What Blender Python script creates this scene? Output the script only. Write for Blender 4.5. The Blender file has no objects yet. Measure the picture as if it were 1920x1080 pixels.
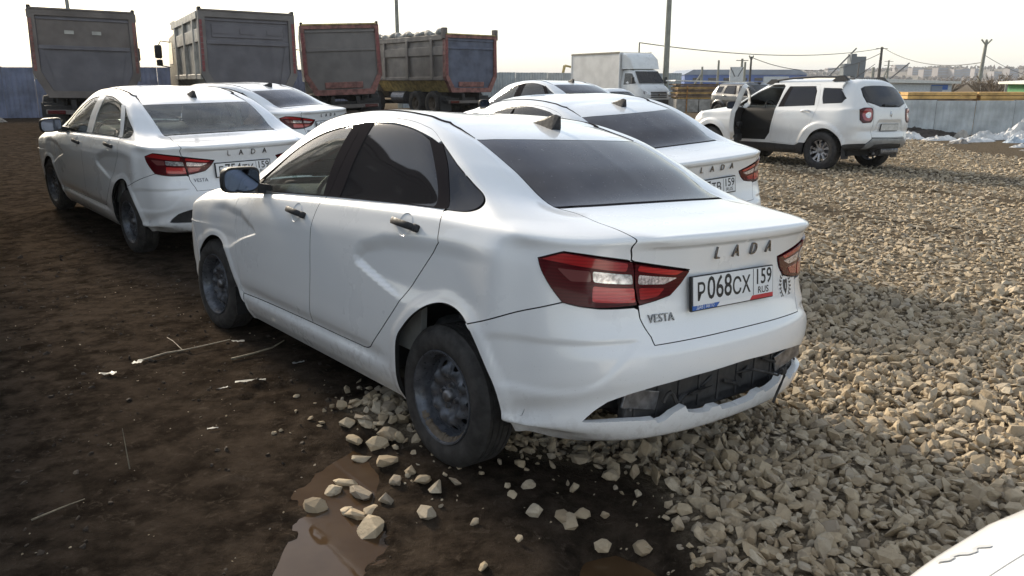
import bpy, bmesh, math, random
import numpy as np
from mathutils import Vector, Matrix
from mathutils.geometry import delaunay_2d_cdt

random.seed(7)
RNG = np.random.default_rng(11)
SC = bpy.context.scene
COL = SC.collection
PI = math.pi

# ------------------------------------------------------------------ camera
CAM_H = 1.68
CAM_PITCH = 0.257837          # radians below the horizontal
cd = bpy.data.cameras.new('camera')
cd.sensor_width = 36.0
cd.lens = 1471.33 / 1920 * 36
cd.clip_start = 0.05
cd.clip_end = 6000
cam = bpy.data.objects.new('camera', cd)
cam.location = (0, 0, CAM_H)
cam.rotation_euler = (PI / 2 - CAM_PITCH, 0, 0)
COL.objects.link(cam)
SC.camera = cam

# ------------------------------------------------------------------ sky and sun (hazy, low, ahead and to the left)
SUN_EL = math.radians(24)
SUN_AZ = math.radians(36)     # from straight ahead (+Y) towards the left (-X)
world = bpy.data.worlds.new('World')
SC.world = world
world.use_nodes = True
wn, wl = world.node_tree.nodes, world.node_tree.links
wn.clear()
w_out = wn.new('ShaderNodeOutputWorld')
w_bg = wn.new('ShaderNodeBackground')
w_bg.inputs['Strength'].default_value = 0.115
w_sky = wn.new('ShaderNodeTexSky')
w_sky.sky_type = 'NISHITA'
w_sky.sun_disc = False
w_sky.sun_elevation = SUN_EL
w_sky.sun_rotation = -SUN_AZ
w_sky.altitude = 100
w_sky.air_density = 1.0
w_sky.dust_density = 1.2
w_sky.ozone_density = 1.4
# thin streaky cloud veil over the whole sky
w_tc = wn.new('ShaderNodeTexCoord')
w_map = wn.new('ShaderNodeMapping')
w_map.inputs['Scale'].default_value = (1.0, 1.0, 3.2)
w_noise = wn.new('ShaderNodeTexNoise')
w_noise.inputs['Scale'].default_value = 2.6
w_noise.inputs['Detail'].default_value = 8
w_noise.inputs['Roughness'].default_value = 0.55
w_noise.inputs['Distortion'].default_value = 0.6
w_rmp = wn.new('ShaderNodeMapRange')
w_rmp.inputs['From Min'].default_value = 0.34
w_rmp.inputs['From Max'].default_value = 0.66
w_rmp.inputs['To Min'].default_value = 0.08
w_rmp.inputs['To Max'].default_value = 0.40
w_mix = wn.new('ShaderNodeMixRGB')
w_mix.inputs['Color2'].default_value = (8.0, 7.9, 7.0, 1)
wl.new(w_tc.outputs['Generated'], w_map.inputs['Vector'])
wl.new(w_map.outputs['Vector'], w_noise.inputs['Vector'])
wl.new(w_noise.outputs['Fac'], w_rmp.inputs['Value'])
# the haze that whitens any low sky
w_sep = wn.new('ShaderNodeSeparateXYZ'); wl.new(w_tc.outputs['Generated'], w_sep.inputs[0])
w_low = wn.new('ShaderNodeMapRange'); w_low.interpolation_type = 'SMOOTHSTEP'
for k_, v_ in (('From Min', -0.05), ('From Max', 0.42), ('To Min', 0.62), ('To Max', 0.0)): w_low.inputs[k_].default_value = v_
wl.new(w_sep.outputs['Z'], w_low.inputs['Value'])
w_max = wn.new('ShaderNodeMath'); w_max.operation = 'MAXIMUM'
wl.new(w_rmp.outputs['Result'], w_max.inputs[0]); wl.new(w_low.outputs['Result'], w_max.inputs[1])
wl.new(w_max.outputs[0], w_mix.inputs['Fac'])
wl.new(w_sky.outputs['Color'], w_mix.inputs['Color1'])
wl.new(w_mix.outputs['Color'], w_bg.inputs['Color'])
wl.new(w_bg.outputs['Background'], w_out.inputs['Surface'])

sd = bpy.data.lights.new('sun', 'SUN')
sd.energy = 4.0
sd.angle = math.radians(12)
sd.color = (1.0, 0.87, 0.68)
sun = bpy.data.objects.new('sun', sd)
sdir = Vector((-math.sin(SUN_AZ) * math.cos(SUN_EL), math.cos(SUN_AZ) * math.cos(SUN_EL), math.sin(SUN_EL)))
sun.rotation_euler = sdir.to_track_quat('Z', 'Y').to_euler()
sun.location = (-20, 20, 30)
COL.objects.link(sun)

SC.view_settings.view_transform = 'Standard'
SC.view_settings.look = 'None'
SC.view_settings.exposure = 0.78
SC.view_settings.gamma = 1.0
SC.view_settings.use_curve_mapping = False
SC.render.engine = 'CYCLES'
SC.cycles.max_bounces = 8
SC.cycles.transparent_max_bounces = 16
SC.cycles.use_denoising = True

# ------------------------------------------------------------------ object helpers
def link(o, parent=None):
    COL.objects.link(o)
    if parent is not None:
        o.parent = parent
    return o

def tag(o, label=None, cat=None, group=None, kind=None):
    if label: o['label'] = label
    if cat: o['category'] = cat
    if group: o['group'] = group
    if kind: o['kind'] = kind
    return o

def empty(name, loc=(0, 0, 0), rz=0.0, label=None, cat=None, group=None, mat4=None):
    o = bpy.data.objects.new(name, None)
    o.empty_display_size = 0.2
    if mat4 is not None:
        o.matrix_world = mat4
    else:
        o.location = loc
        o.rotation_euler = (0, 0, rz)
    COL.objects.link(o)
    return tag(o, label, cat, group)

def add(name, me, parent=None, mat=None, loc=None, rot=None, m4=None, scale=None):
    """link a mesh as one object; mat overrides the mesh's own material on this object only"""
    o = bpy.data.objects.new(name, me)
    COL.objects.link(o)
    if parent is not None:
        o.parent = parent
    if m4 is not None:
        o.matrix_local = m4
    if loc is not None: o.location = loc
    if rot is not None: o.rotation_euler = rot
    if scale is not None: o.scale = scale
    if mat is not None:
        if len(me.materials) == 0:
            me.materials.append(mat)
        if me.materials[0] is not mat:
            o.material_slots[0].link = 'OBJECT'
            o.material_slots[0].material = mat
    return o

def copy_tree(o, parent=None, label=None):
    c = o.copy()
    COL.objects.link(c)
    c.parent = parent
    if label: c['label'] = label
    for ch in o.children:
        copy_tree(ch, c)
    return c

def np_mesh(name, V, F, mats=(), smooth=False, normals=None, midx=None):
    me = bpy.data.meshes.new(name)
    V = np.asarray(V, float)
    me.from_pydata([tuple(v) for v in V.tolist()], [], [tuple(int(i) for i in f) for f in F])
    for m in mats: me.materials.append(m)
    if midx is not None:
        me.polygons.foreach_set('material_index', np.asarray(midx, np.int32))
    if smooth:
        me.polygons.foreach_set('use_smooth', np.ones(len(me.polygons), bool))
    me.update()
    if normals is not None:
        me.normals_split_custom_set_from_vertices([tuple(n) for n in np.asarray(normals, float).tolist()])
    return me

class MB:
    """collects simple solids into one mesh"""
    def __init__(s): s.bm = bmesh.new()
    def _x(s, geom, m4, bev=0.0, seg=2):
        vs = [g for g in geom if isinstance(g, bmesh.types.BMVert)]
        bmesh.ops.transform(s.bm, matrix=m4, verts=vs)
        if bev > 0:
            es = list({e for v in vs for e in v.link_edges})
            bmesh.ops.bevel(s.bm, geom=es, offset=bev, segments=seg, profile=0.5, affect='EDGES', clamp_overlap=True)
        return s
    def box(s, c, size, bev=0.0, rot=None, seg=2):
        g = bmesh.ops.create_cube(s.bm, size=1.0)['verts']
        m = Matrix.Translation(c)
        if rot is not None: m = m @ rot.to_matrix().to_4x4() if hasattr(rot, 'to_matrix') else m @ rot
        return s._x(g, m @ Matrix.Diagonal((size[0], size[1], size[2], 1)), bev, seg)
    def cyl(s, a, b, r1, r2=None, n=12, caps=True):
        a, b = Vector(a), Vector(b)
        d = b - a
        q = d.to_track_quat('Z', 'Y').to_matrix().to_4x4()
        g = bmesh.ops.create_cone(s.bm, cap_ends=caps, segments=n, radius1=r1, radius2=r1 if r2 is None else r2, depth=d.length)['verts']
        return s._x(g, Matrix.Translation((a + b) / 2) @ q)
    def tube(s, pts, r, n=8):
        pts = [Vector(p) for p in pts]
        rings = []
        for i, p in enumerate(pts):
            t = (pts[min(i + 1, len(pts) - 1)] - pts[max(i - 1, 0)]).normalized()
            up = Vector((0, 0, 1)) if abs(t.z) < 0.95 else Vector((1, 0, 0))
            a = t.cross(up).normalized(); b = a.cross(t)
            rr = r[i] if isinstance(r, (list, tuple)) else r
            rings.append([s.bm.verts.new(p + (a * math.cos(k * 2 * PI / n) + b * math.sin(k * 2 * PI / n)) * rr) for k in range(n)])
        for i in range(len(rings) - 1):
            for k in range(n):
                s.bm.faces.new((rings[i][k], rings[i][(k + 1) % n], rings[i + 1][(k + 1) % n], rings[i + 1][k]))
        s.bm.faces.new(rings[0][::-1]); s.bm.faces.new(rings[-1])
        return s
    def lathe(s, prof, axis='Y', n=40, origin=(0, 0, 0), closed=False):
        """profile of (radius, along axis)"""
        rings = []
        for (r, h) in prof:
            ring = []
            for k in range(n):
                a = 2 * PI * k / n
                c, d = r * math.cos(a), r * math.sin(a)
                p = {'Y': (c, h, d), 'Z': (c, d, h), 'X': (h, c, d)}[axis]
                ring.append(s.bm.verts.new((p[0] + origin[0], p[1] + origin[1], p[2] + origin[2])))
            rings.append(ring)
        m = len(rings)
        for i in range(m if closed else m - 1):
            A, B = rings[i], rings[(i + 1) % m]
            for k in range(n):
                s.bm.faces.new((A[k], A[(k + 1) % n], B[(k + 1) % n], B[k]))
        return s
    def prism(s, poly, h0, h1, plane='XY'):
        """extrude a 2D polygon; plane gives the two axes of the polygon, the third is h"""
        def P(a, b, h):
            return {'XY': (a, b, h), 'XZ': (a, h, b), 'YZ': (h, a, b)}[plane]
        A = [s.bm.verts.new(P(a, b, h0)) for a, b in poly]
        B = [s.bm.verts.new(P(a, b, h1)) for a, b in poly]
        n = len(poly)
        s.bm.faces.new(A); s.bm.faces.new(B[::-1])
        for i in range(n):
            s.bm.faces.new((A[i], B[i], B[(i + 1) % n], A[(i + 1) % n]))
        return s
    def hull(s, pts):
        vs = [s.bm.verts.new(p) for p in pts]
        r = bmesh.ops.convex_hull(s.bm, input=vs)
        junk = [g for g in r['geom_interior'] if isinstance(g, bmesh.types.BMVert)]
        if junk: bmesh.ops.delete(s.bm, geom=junk, context='VERTS')
        return s
    def bevel_all(s, off, seg=2, angle=0.5):
        es = [e for e in s.bm.edges if len(e.link_faces) == 2 and e.calc_face_angle(0) > angle]
        if es: bmesh.ops.bevel(s.bm, geom=es, offset=off, segments=seg, profile=0.5, affect='EDGES', clamp_overlap=True)
        return s
    def mesh(s, name, mat=None, smooth=None):
        bmesh.ops.recalc_face_normals(s.bm, faces=s.bm.faces[:])
        me = bpy.data.meshes.new(name)
        s.bm.to_mesh(me); s.bm.free()
        if mat is not None: me.materials.append(mat)
        if smooth is not None:
            me.polygons.foreach_set('use_smooth', np.ones(len(me.polygons), bool))
            me.set_sharp_from_angle(angle=math.radians(smooth))
        return me
    def obj(s, name, mat, parent=None, smooth=None, **k):
        return add(name, s.mesh(name, mat, smooth), parent, **k)

def text_mesh(txt, size=1.0, extrude=0.0, mat=None, align='CENTER', sx=1.0, offset=0.0, spacing=1.0):
    cu = bpy.data.curves.new('lettering', 'FONT')
    cu.body = txt; cu.size = size; cu.extrude = extrude; cu.align_x = align; cu.align_y = 'CENTER'
    cu.offset = offset; cu.resolution_u = 3; cu.space_character = spacing
    o = bpy.data.objects.new('lettering', cu)
    COL.objects.link(o)
    dg = bpy.context.evaluated_depsgraph_get()
    me = bpy.data.meshes.new_from_object(o.evaluated_get(dg))
    bpy.data.objects.remove(o); bpy.data.curves.remove(cu)
    me.name = 'lettering'
    if sx != 1.0: me.transform(Matrix.Diagonal((sx, 1, 1, 1)))
    me.materials.clear()
    if mat: me.materials.append(mat)
    return me

# ------------------------------------------------------------------ value noise (numpy)
_LAT = RNG.random((256, 256))
def vnoise(x, y):
    xi = np.floor(x).astype(int); yi = np.floor(y).astype(int)
    fx = x - xi; fy = y - yi
    fx = fx * fx * fx * (fx * (fx * 6 - 15) + 10); fy = fy * fy * fy * (fy * (fy * 6 - 15) + 10)
    a = _LAT[xi & 255, yi & 255]; b = _LAT[(xi + 1) & 255, yi & 255]
    c = _LAT[xi & 255, (yi + 1) & 255]; d = _LAT[(xi + 1) & 255, (yi + 1) & 255]
    return (a * (1 - fx) + b * fx) * (1 - fy) + (c * (1 - fx) + d * fx) * fy
def fbm(x, y, oct=4, gain=0.5):
    t = 0; a = 1.0; s = 0
    for k in range(oct):
        t = t + a * (vnoise(x * 2 ** k + 17.3 * k, y * 2 ** k + 5.1 * k) - .5); s += a; a *= gain
    return t / s
def smooth(a, b, x):
    t = np.clip((x - a) / (b - a), 0, 1); return t * t * (3 - 2 * t)
# ------------------------------------------------------------------ materials
def new_mat(name):
    m = bpy.data.materials.new(name); m.use_nodes = True
    n = m.node_tree.nodes; l = m.node_tree.links
    return m, n, l, n['Principled BSDF']

def setp(b, **k):
    names = dict(base='Base Color', rough='Roughness', metal='Metallic', spec='Specular IOR Level', coat='Coat Weight', coatr='Coat Roughness',
                 trans='Transmission Weight', ior='IOR', alpha='Alpha', sheen='Sheen Weight')
    for a, v in k.items():
        b.inputs[names[a]].default_value = (*v, 1) if a == 'base' else v

def coords(n, kind='Object', scale=None):
    t = n.new('ShaderNodeTexCoord')
    if scale is None: return t.outputs[kind]
    m = n.new('ShaderNodeMapping'); m.inputs['Scale'].default_value = scale
    n.id_data.links.new(t.outputs[kind], m.inputs['Vector'])
    return m.outputs['Vector']

def noise(n, l, vec, scale, detail=4, rough=.55, dist=0.0):
    t = n.new('ShaderNodeTexNoise'); t.inputs['Scale'].default_value = scale; t.inputs['Detail'].default_value = detail
    t.inputs['Roughness'].default_value = rough; t.inputs['Distortion'].default_value = dist
    if vec is not None: l.new(vec, t.inputs['Vector'])
    return t.outputs['Fac']

def mrange(n, l, val, a, b, c=0.0, d=1.0, smoothstep=True):
    t = n.new('ShaderNodeMapRange'); t.interpolation_type = 'SMOOTHSTEP' if smoothstep else 'LINEAR'
    for k, v in zip(('From Min', 'From Max', 'To Min', 'To Max'), (a, b, c, d)): t.inputs[k].default_value = v
    l.new(val, t.inputs['Value']); return t.outputs['Result']

def mth(n, l, op, a, b=None):
    t = n.new('ShaderNodeMath'); t.operation = op
    for i, v in enumerate((a, b)):
        if v is None: continue
        if isinstance(v, (int, float)): t.inputs[i].default_value = v
        else: l.new(v, t.inputs[i])
    return t.outputs[0]

def mixc(n, l, fac, c1, c2):
    t = n.new('ShaderNodeMixRGB')
    for i, v in (('Fac', fac), ('Color1', c1), ('Color2', c2)):
        if isinstance(v, tuple): t.inputs[i].default_value = (*v, 1)
        elif isinstance(v, (int, float)): t.inputs[i].default_value = v
        else: l.new(v, t.inputs[i])
    return t.outputs['Color']

def bump(n, l, b, h, strength=.3, dist=.01):
    t = n.new('ShaderNodeBump'); t.inputs['Strength'].default_value = strength; t.inputs['Distance'].default_value = dist
    l.new(h, t.inputs['Height']); l.new(t.outputs['Normal'], b.inputs['Normal'])

def simple(name, base, rough=.5, metal=0.0, var=.0, vscale=8.0, bmp=0.0, bscale=60.0, **k):
    """plain material with some uneven tone and roughness"""
    m, n, l, b = new_mat(name)
    setp(b, base=base, rough=rough, metal=metal, **k)
    v = coords(n)
    if var > 0:
        f = noise(n, l, v, vscale, 6)
        lo = tuple(c * (1 - var) for c in base); hi = tuple(min(1, c * (1 + var)) for c in base)
        l.new(mixc(n, l, mrange(n, l, f, .3, .7), lo, hi), b.inputs['Base Color'])
        l.new(mrange(n, l, noise(n, l, v, vscale * 2.3, 4), .3, .7, max(0, rough - .12), min(1, rough + .12)), b.inputs['Roughness'])
    if bmp > 0:
        bump(n, l, b, noise(n, l, v, bscale, 5), bmp, .004)
    return m

def car_paint(name, base, dirt=.5, dirt_col=(.13, .10, .072), grime=.0):
    """clear-coated paint with road film and mud splashes low on the body (z of the car)"""
    m, n, l, b = new_mat(name)
    setp(b, base=base, rough=.32, coat=.8, coatr=.06, spec=.5)
    v = coords(n)
    sp = n.new('ShaderNodeSeparateXYZ'); l.new(v, sp.inputs[0])
    big = noise(n, l, v, 2.2, 6, .6); fine = noise(n, l, v, 26.0, 5, .65); spk = noise(n, l, v, 150.0, 3, .6)
    low = mrange(n, l, sp.outputs['Z'], .62, .30)
    film = mth(n, l, 'MULTIPLY', low, mrange(n, l, big, .38, .66))
    splash = mth(n, l, 'MULTIPLY', mrange(n, l, sp.outputs['Z'], .48, .30), mrange(n, l, fine, .47, .62))
    specks = mth(n, l, 'MULTIPLY', mrange(n, l, sp.outputs['Z'], 1.0, .35), mrange(n, l, spk, .67, .73))
    tot = mth(n, l, 'MAXIMUM', mth(n, l, 'MULTIPLY', film, .20 * dirt), mth(n, l, 'MAXIMUM', mth(n, l, 'MULTIPLY', splash, .45 * dirt), mth(n, l, 'MULTIPLY', specks, .8 * dirt)))
    if grime > 0:
        tot = mth(n, l, 'MAXIMUM', tot, mth(n, l, 'MULTIPLY', mrange(n, l, big, .3, .75), grime))
    l.new(mixc(n, l, tot, base, dirt_col), b.inputs['Base Color'])
    r = mth(n, l, 'ADD', mth(n, l, 'MULTIPLY', tot, .5), mrange(n, l, big, .3, .7, .26, .36))
    l.new(r, b.inputs['Roughness'])
    l.new(mth(n, l, 'SUBTRACT', .8, tot), b.inputs['Coat Weight'])
    return m

def clear_glass(name, tint=(.80, .88, .84), dust=.06):
    m, n, l, b = new_mat(name)
    out = n['Material Output']
    tr = n.new('ShaderNodeBsdfTransparent'); tr.inputs['Color'].default_value = (*tint, 1)
    gl = n.new('ShaderNodeBsdfGlossy'); gl.inputs['Roughness'].default_value = .02
    fr = n.new('ShaderNodeFresnel'); fr.inputs['IOR'].default_value = 1.5
    mx = n.new('ShaderNodeMixShader'); l.new(mrange(n, l, fr.outputs[0], 0, 1, .02, 1.0, False), mx.inputs[0]); l.new(tr.outputs[0], mx.inputs[1]); l.new(gl.outputs[0], mx.inputs[2])
    df = n.new('ShaderNodeBsdfDiffuse'); df.inputs['Color'].default_value = (.5, .48, .45, 1)
    m2 = n.new('ShaderNodeMixShader')
    l.new(mrange(n, l, noise(n, l, coords(n), 5, 5), .35, .75, dust * .4, dust), m2.inputs[0])
    l.new(mx.outputs[0], m2.inputs[1]); l.new(df.outputs[0], m2.inputs[2]); l.new(m2.outputs[0], out.inputs['Surface'])
    return m

def tinted_glass(name, base=(.010, .010, .012), dust=.03, rough=.03, spec=.55):
    """privacy film: nearly opaque dark glass with a film of dust"""
    m, n, l, b = new_mat(name)
    v = coords(n)
    f = noise(n, l, v, 3.0, 6, .6); g = noise(n, l, v, 60, 3)
    d = mth(n, l, 'ADD', mrange(n, l, f, .3, .7, dust * .5, dust), mth(n, l, 'MULTIPLY', mrange(n, l, g, .66, .72), dust * .8))
    l.new(mixc(n, l, d, base, (.41, .38, .385)), b.inputs['Base Color'])
    setp(b, rough=rough, spec=spec)
    l.new(mth(n, l, 'ADD', rough, mth(n, l, 'MULTIPLY', d, .8)), b.inputs['Roughness'])
    return m

M = {}
M['white'] = car_paint('white_paint', (.80, .815, .83), .55)
M['white_dirty'] = car_paint('dusty_white_paint', (.77, .775, .77), .9, grime=.10)
M['black_car'] = car_paint('black_paint', (.008, .008, .010), .2)
M['black_plastic'] = simple('black_plastic', (.016, .016, .018), .62, var=.25, vscale=30)
M['satin_black'] = simple('satin_black_trim', (.030, .027, .029), .8, spec=.0)
M['grey_plastic'] = simple('grey_plastic', (.035, .035, .037), .6, var=.2, vscale=12)
M['rim_shade'] = simple('gap_shade', (.006, .006, .006), .9)  # black on folded panel edges: the shade inside the gaps put into colour
M['inner'] = simple('dark_underseal', (.008, .008, .008), .8)
M['rubber'] = simple('tyre_rubber', (.034, .032, .031), .8, var=.45, vscale=14, bmp=.3, bscale=90)
M['tread'] = M['rubber']
M['steel_wheel'] = simple('painted_steel_wheel', (.085, .092, .108), .36, .35, var=.4, vscale=22)
M['wheel_mud'] = simple('dried_mud', (.12, .095, .07), .9, var=.3, vscale=30, bmp=.6)
M['alloy'] = simple('alloy', (.62, .62, .64), .28, .9, var=.15)
M['chrome'] = simple('chrome', (.55, .56, .58), .12, 1.0)
M['dark_chrome'] = simple('dark_chrome', (.20, .20, .21), .22, 1.0)
M['bare_steel'] = simple('bare_steel', (.20, .20, .21), .45, .8, var=.4, vscale=20)
M['plate_white'] = simple('plate_white', (.74, .75, .76), .4)
M['ink'] = simple('black_print', (.012, .012, .013), .5)
M['blue_print'] = simple('blue_print', (.03, .12, .42), .45)
M['red_print'] = simple('red_print', (.50, .03, .04), .45)
M['white_print'] = simple('white_print', (.8, .8, .8), .5)
M['grey_print'] = simple('grey_print', (.46, .47, .48), .4)
M['glass'] = clear_glass('clear_glass')
M['glass_green'] = clear_glass('green_glass', (.82, .92, .87), .12)
M['glass_dusty'] = clear_glass('dusty_clear_glass', (.80, .86, .84), .34)
M['glass_grey'] = clear_glass('smoked_glass', (.30, .31, .31), .06)
M['tint'] = tinted_glass('black_film_glass', spec=.38)
M['tint_dusty'] = tinted_glass('dusty_film_glass', (.016, .013, .019), .16, .10)
M['seat'] = simple('seat_cloth', (.19, .19, .185), .9, var=.2, vscale=40)
M['trim_grey'] = simple('door_trim', (.20, .20, .19), .7, var=.1)
M['mirror_glass'] = simple('mirror_glass', (.075, .095, .14), .04, 1.0)

def lens(name, col, rough=.08):
    m, n, l, b = new_mat(name)
    v = coords(n)
    w = n.new('ShaderNodeTexWave'); w.inputs['Scale'].default_value = 26; w.bands_direction = 'Z'; w.inputs['Distortion'].default_value = .3
    l.new(v, w.inputs['Vector'])
    lo = tuple(c * .55 for c in col)
    l.new(mixc(n, l, mth(n, l, 'MULTIPLY', w.outputs['Fac'], .6), col, lo), b.inputs['Base Color'])
    setp(b, rough=.25, coat=1.0 if rough < .2 else .25, coatr=.03, spec=.5 if rough < .2 else .25)
    return m
M['lens_dark'] = lens('dark_red_lens', (.075, .003, .007), .35)
M['lens_red'] = lens('red_lens', (.36, .010, .014))
M['lens_bright'] = lens('bright_red_lens', (.52, .018, .02))
M['lens_clear'] = simple('clear_lens', (.55, .55, .57), .12, .5, var=.5, vscale=60, coat=1.0)
M['lens_led'] = simple('led_lens', (.62, .55, .55), .2, .3, var=.5, vscale=90, coat=1.0)
M['lens_smoke'] = simple('smoked_lens', (.16, .05, .05), .15, .0, coat=1.0)
# ------------------------------------------------------------------ car bodies: one smooth surface P(u, v), cut into panels
def pchip(t, Y, q):
    # t (n,), Y (n,...) ; q (m,)
    t=np.asarray(t,float); Y=np.asarray(Y,float); h=np.diff(t); n=len(t)
    sh=(n-1,)+(1,)*(Y.ndim-1); d=np.diff(Y,axis=0)/h.reshape(sh)
    m=np.zeros_like(Y)
    h0=h[:-1].reshape((n-2,)+(1,)*(Y.ndim-1)); h1=h[1:].reshape(h0.shape)
    w1=2*h1+h0; w2=h1+2*h0; a=d[:-1]; b=d[1:]
    with np.errstate(divide='ignore',invalid='ignore'):
        hm=(w1+w2)/(w1/a+w2/b)
    hm=np.where(a*b>0,hm,0)
    # blend with the smooth (non monotone) slope so that near-flat runs stay rounded
    cr=(h1*a+h0*b)/(h0+h1)
    m[1:-1]=.35*hm+.65*cr
    m[0]=d[0]; m[-1]=d[-1]
    i=np.clip(np.searchsorted(t,q,side='right')-1,0,n-2)
    s=((q-t[i])/h[i]).reshape((-1,)+(1,)*(Y.ndim-1)); H=h[i].reshape(s.shape)
    return (2*s**3-3*s**2+1)*Y[i]+(s**3-2*s**2+s)*H*m[i]+(-2*s**3+3*s**2)*Y[i+1]+(s**3-s**2)*H*m[i+1]
class Surf:
    def __init__(s, pts, tu, tv, nu=420, nv=260, stamp=None):
        s.pts=np.asarray(pts,float); s.tu=np.asarray(tu,float); s.tv=np.asarray(tv,float)
        s.U=np.linspace(tu[0],tu[-1],nu); s.V=np.linspace(tv[0],tv[-1],nv)
        g=pchip(s.tu,s.pts,s.U)
        g=np.swapaxes(pchip(s.tv,np.swapaxes(g,0,1),s.V),0,1)
        s.G=g; s._norm()
        if stamp is not None:
            s.G=g+stamp(g,s.N,s.U,s.V)[...,None]*s.N; s._norm()
    def _norm(s):
        G=s.G; du=np.gradient(G,axis=0); dv=np.gradient(G,axis=1)
        # symmetric ends: at u=0 and u=end the surface is mirrored in y
        n=np.cross(dv,du); l=np.linalg.norm(n,axis=-1,keepdims=True); s.N=n/np.maximum(l,1e-9)
        for e in (0,-1):
            s.N[e,:,1]=0; s.N[e]/=np.maximum(np.linalg.norm(s.N[e],axis=-1,keepdims=True),1e-9)
        s.N[:,-1,1]=0; s.N[:,-1]/=np.maximum(np.linalg.norm(s.N[:,-1],axis=-1,keepdims=True),1e-9)
    def at(s,uv):
        uv=np.asarray(uv,float).reshape(-1,2)
        a=np.clip((uv[:,0]-s.U[0])/(s.U[-1]-s.U[0])*(len(s.U)-1),0,len(s.U)-1.0001); b=np.clip((uv[:,1]-s.V[0])/(s.V[-1]-s.V[0])*(len(s.V)-1),0,len(s.V)-1.0001)
        i=a.astype(int); j=b.astype(int); fa=(a-i)[:,None]; fb=(b-j)[:,None]
        def L(A): return (A[i,j]*(1-fa)+A[i+1,j]*fa)*(1-fb)+(A[i,j+1]*(1-fa)+A[i+1,j+1]*fa)*fb
        n=L(s.N); n/=np.maximum(np.linalg.norm(n,axis=1,keepdims=True),1e-9)
        return L(s.G), n

def inpoly_sd(px, pz, poly):
    """signed distance to a polygon, negative inside"""
    poly = np.asarray(poly, float); n = len(poly); d = np.full(np.shape(px), 1e9); ins = np.zeros(np.shape(px), bool)
    for i in range(n):
        a = poly[i]; b = poly[(i + 1) % n]; e = b - a; wx = px - a[0]; wz = pz - a[1]
        t = np.clip((wx * e[0] + wz * e[1]) / (e @ e + 1e-12), 0, 1)
        d = np.minimum(d, np.hypot(wx - t * e[0], wz - t * e[1]))
        c = ((a[1] <= pz) != (b[1] <= pz))
        xi = a[0] + (pz - a[1]) / (b[1] - a[1] + 1e-15) * e[0]
        ins ^= c & (px < xi)
    return np.where(ins, -d, d)

def densify(poly, step, closed=True):
    out = []; n = len(poly)
    for i in range(n if closed else n - 1):
        a = np.array(poly[i], float); b = np.array(poly[(i + 1) % n], float)
        k = max(1, int(math.ceil(np.linalg.norm(b - a) / step)))
        for j in range(k): out.append(a + (b - a) * j / k)
    if not closed: out.append(np.array(poly[-1], float))
    return np.array(out)

def round_poly(poly, r, keep=lambda p: False, n=4):
    """round the corners of a closed polygon with radius-like distance r"""
    out = []; m = len(poly)
    for i in range(m):
        p = np.array(poly[i], float); a = np.array(poly[i - 1], float); b = np.array(poly[(i + 1) % m], float)
        if keep(p): out.append(p); continue
        da = min(r, np.linalg.norm(a - p) * .45); db = min(r, np.linalg.norm(b - p) * .45)
        if da < 1e-6 or db < 1e-6: out.append(p); continue
        pa = p + (a - p) / np.linalg.norm(a - p) * da; pb = p + (b - p) / np.linalg.norm(b - p) * db
        for k in range(n + 1):
            t = k / n; out.append((1 - t) ** 2 * pa + 2 * t * (1 - t) * p + t * t * pb)
    return np.array(out)

def spl(poly, n=5):
    """smooth open curve through the given points"""
    P = [np.array(p, float) for p in poly]; out = []
    for i in range(len(P) - 1):
        p0 = P[i - 1] if i else 2 * P[0] - P[1]; p1 = P[i]; p2 = P[i + 1]; p3 = P[i + 2] if i + 2 < len(P) else 2 * P[-1] - P[-2]
        for k in range(n):
            t = k / n
            out.append(tuple(.5 * ((2 * p1) + (p2 - p0) * t + (2 * p0 - 5 * p1 + 4 * p2 - p3) * t * t + (-p0 + 3 * p1 - 3 * p2 + p3) * t ** 3)))
    out.append(tuple(P[-1])); return out

def inset(poly, g, fixed):
    """move the border inwards by g, except where it lies on the mirror line"""
    P = np.asarray(poly, float); n = len(P)
    area = .5 * np.sum(P[:, 0] * np.roll(P[:, 1], -1) - np.roll(P[:, 0], -1) * P[:, 1])
    s = 1.0 if area > 0 else -1.0
    e = np.roll(P, -1, 0) - P; L = np.maximum(np.linalg.norm(e, axis=1, keepdims=True), 1e-9); e = e / L
    nrm = np.stack([-e[:, 1], e[:, 0]], 1) * s
    prev = np.roll(nrm, 1, 0); v = nrm + prev; vl = np.maximum(np.linalg.norm(v, axis=1, keepdims=True), .5)
    off = v / vl * g / np.maximum(.5, (v / vl * nrm).sum(1, keepdims=True))
    out = P + off
    for i in range(n):
        if fixed(P[i]):
            out[i] = P[i] + np.array([0, off[i, 1]]) if fixed(P[i]) == 'u' else P[i] + np.array([off[i, 0], 0])
            if fixed(P[i - 1]) and fixed(P[(i + 1) % n]): out[i] = P[i]
    return out

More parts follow.
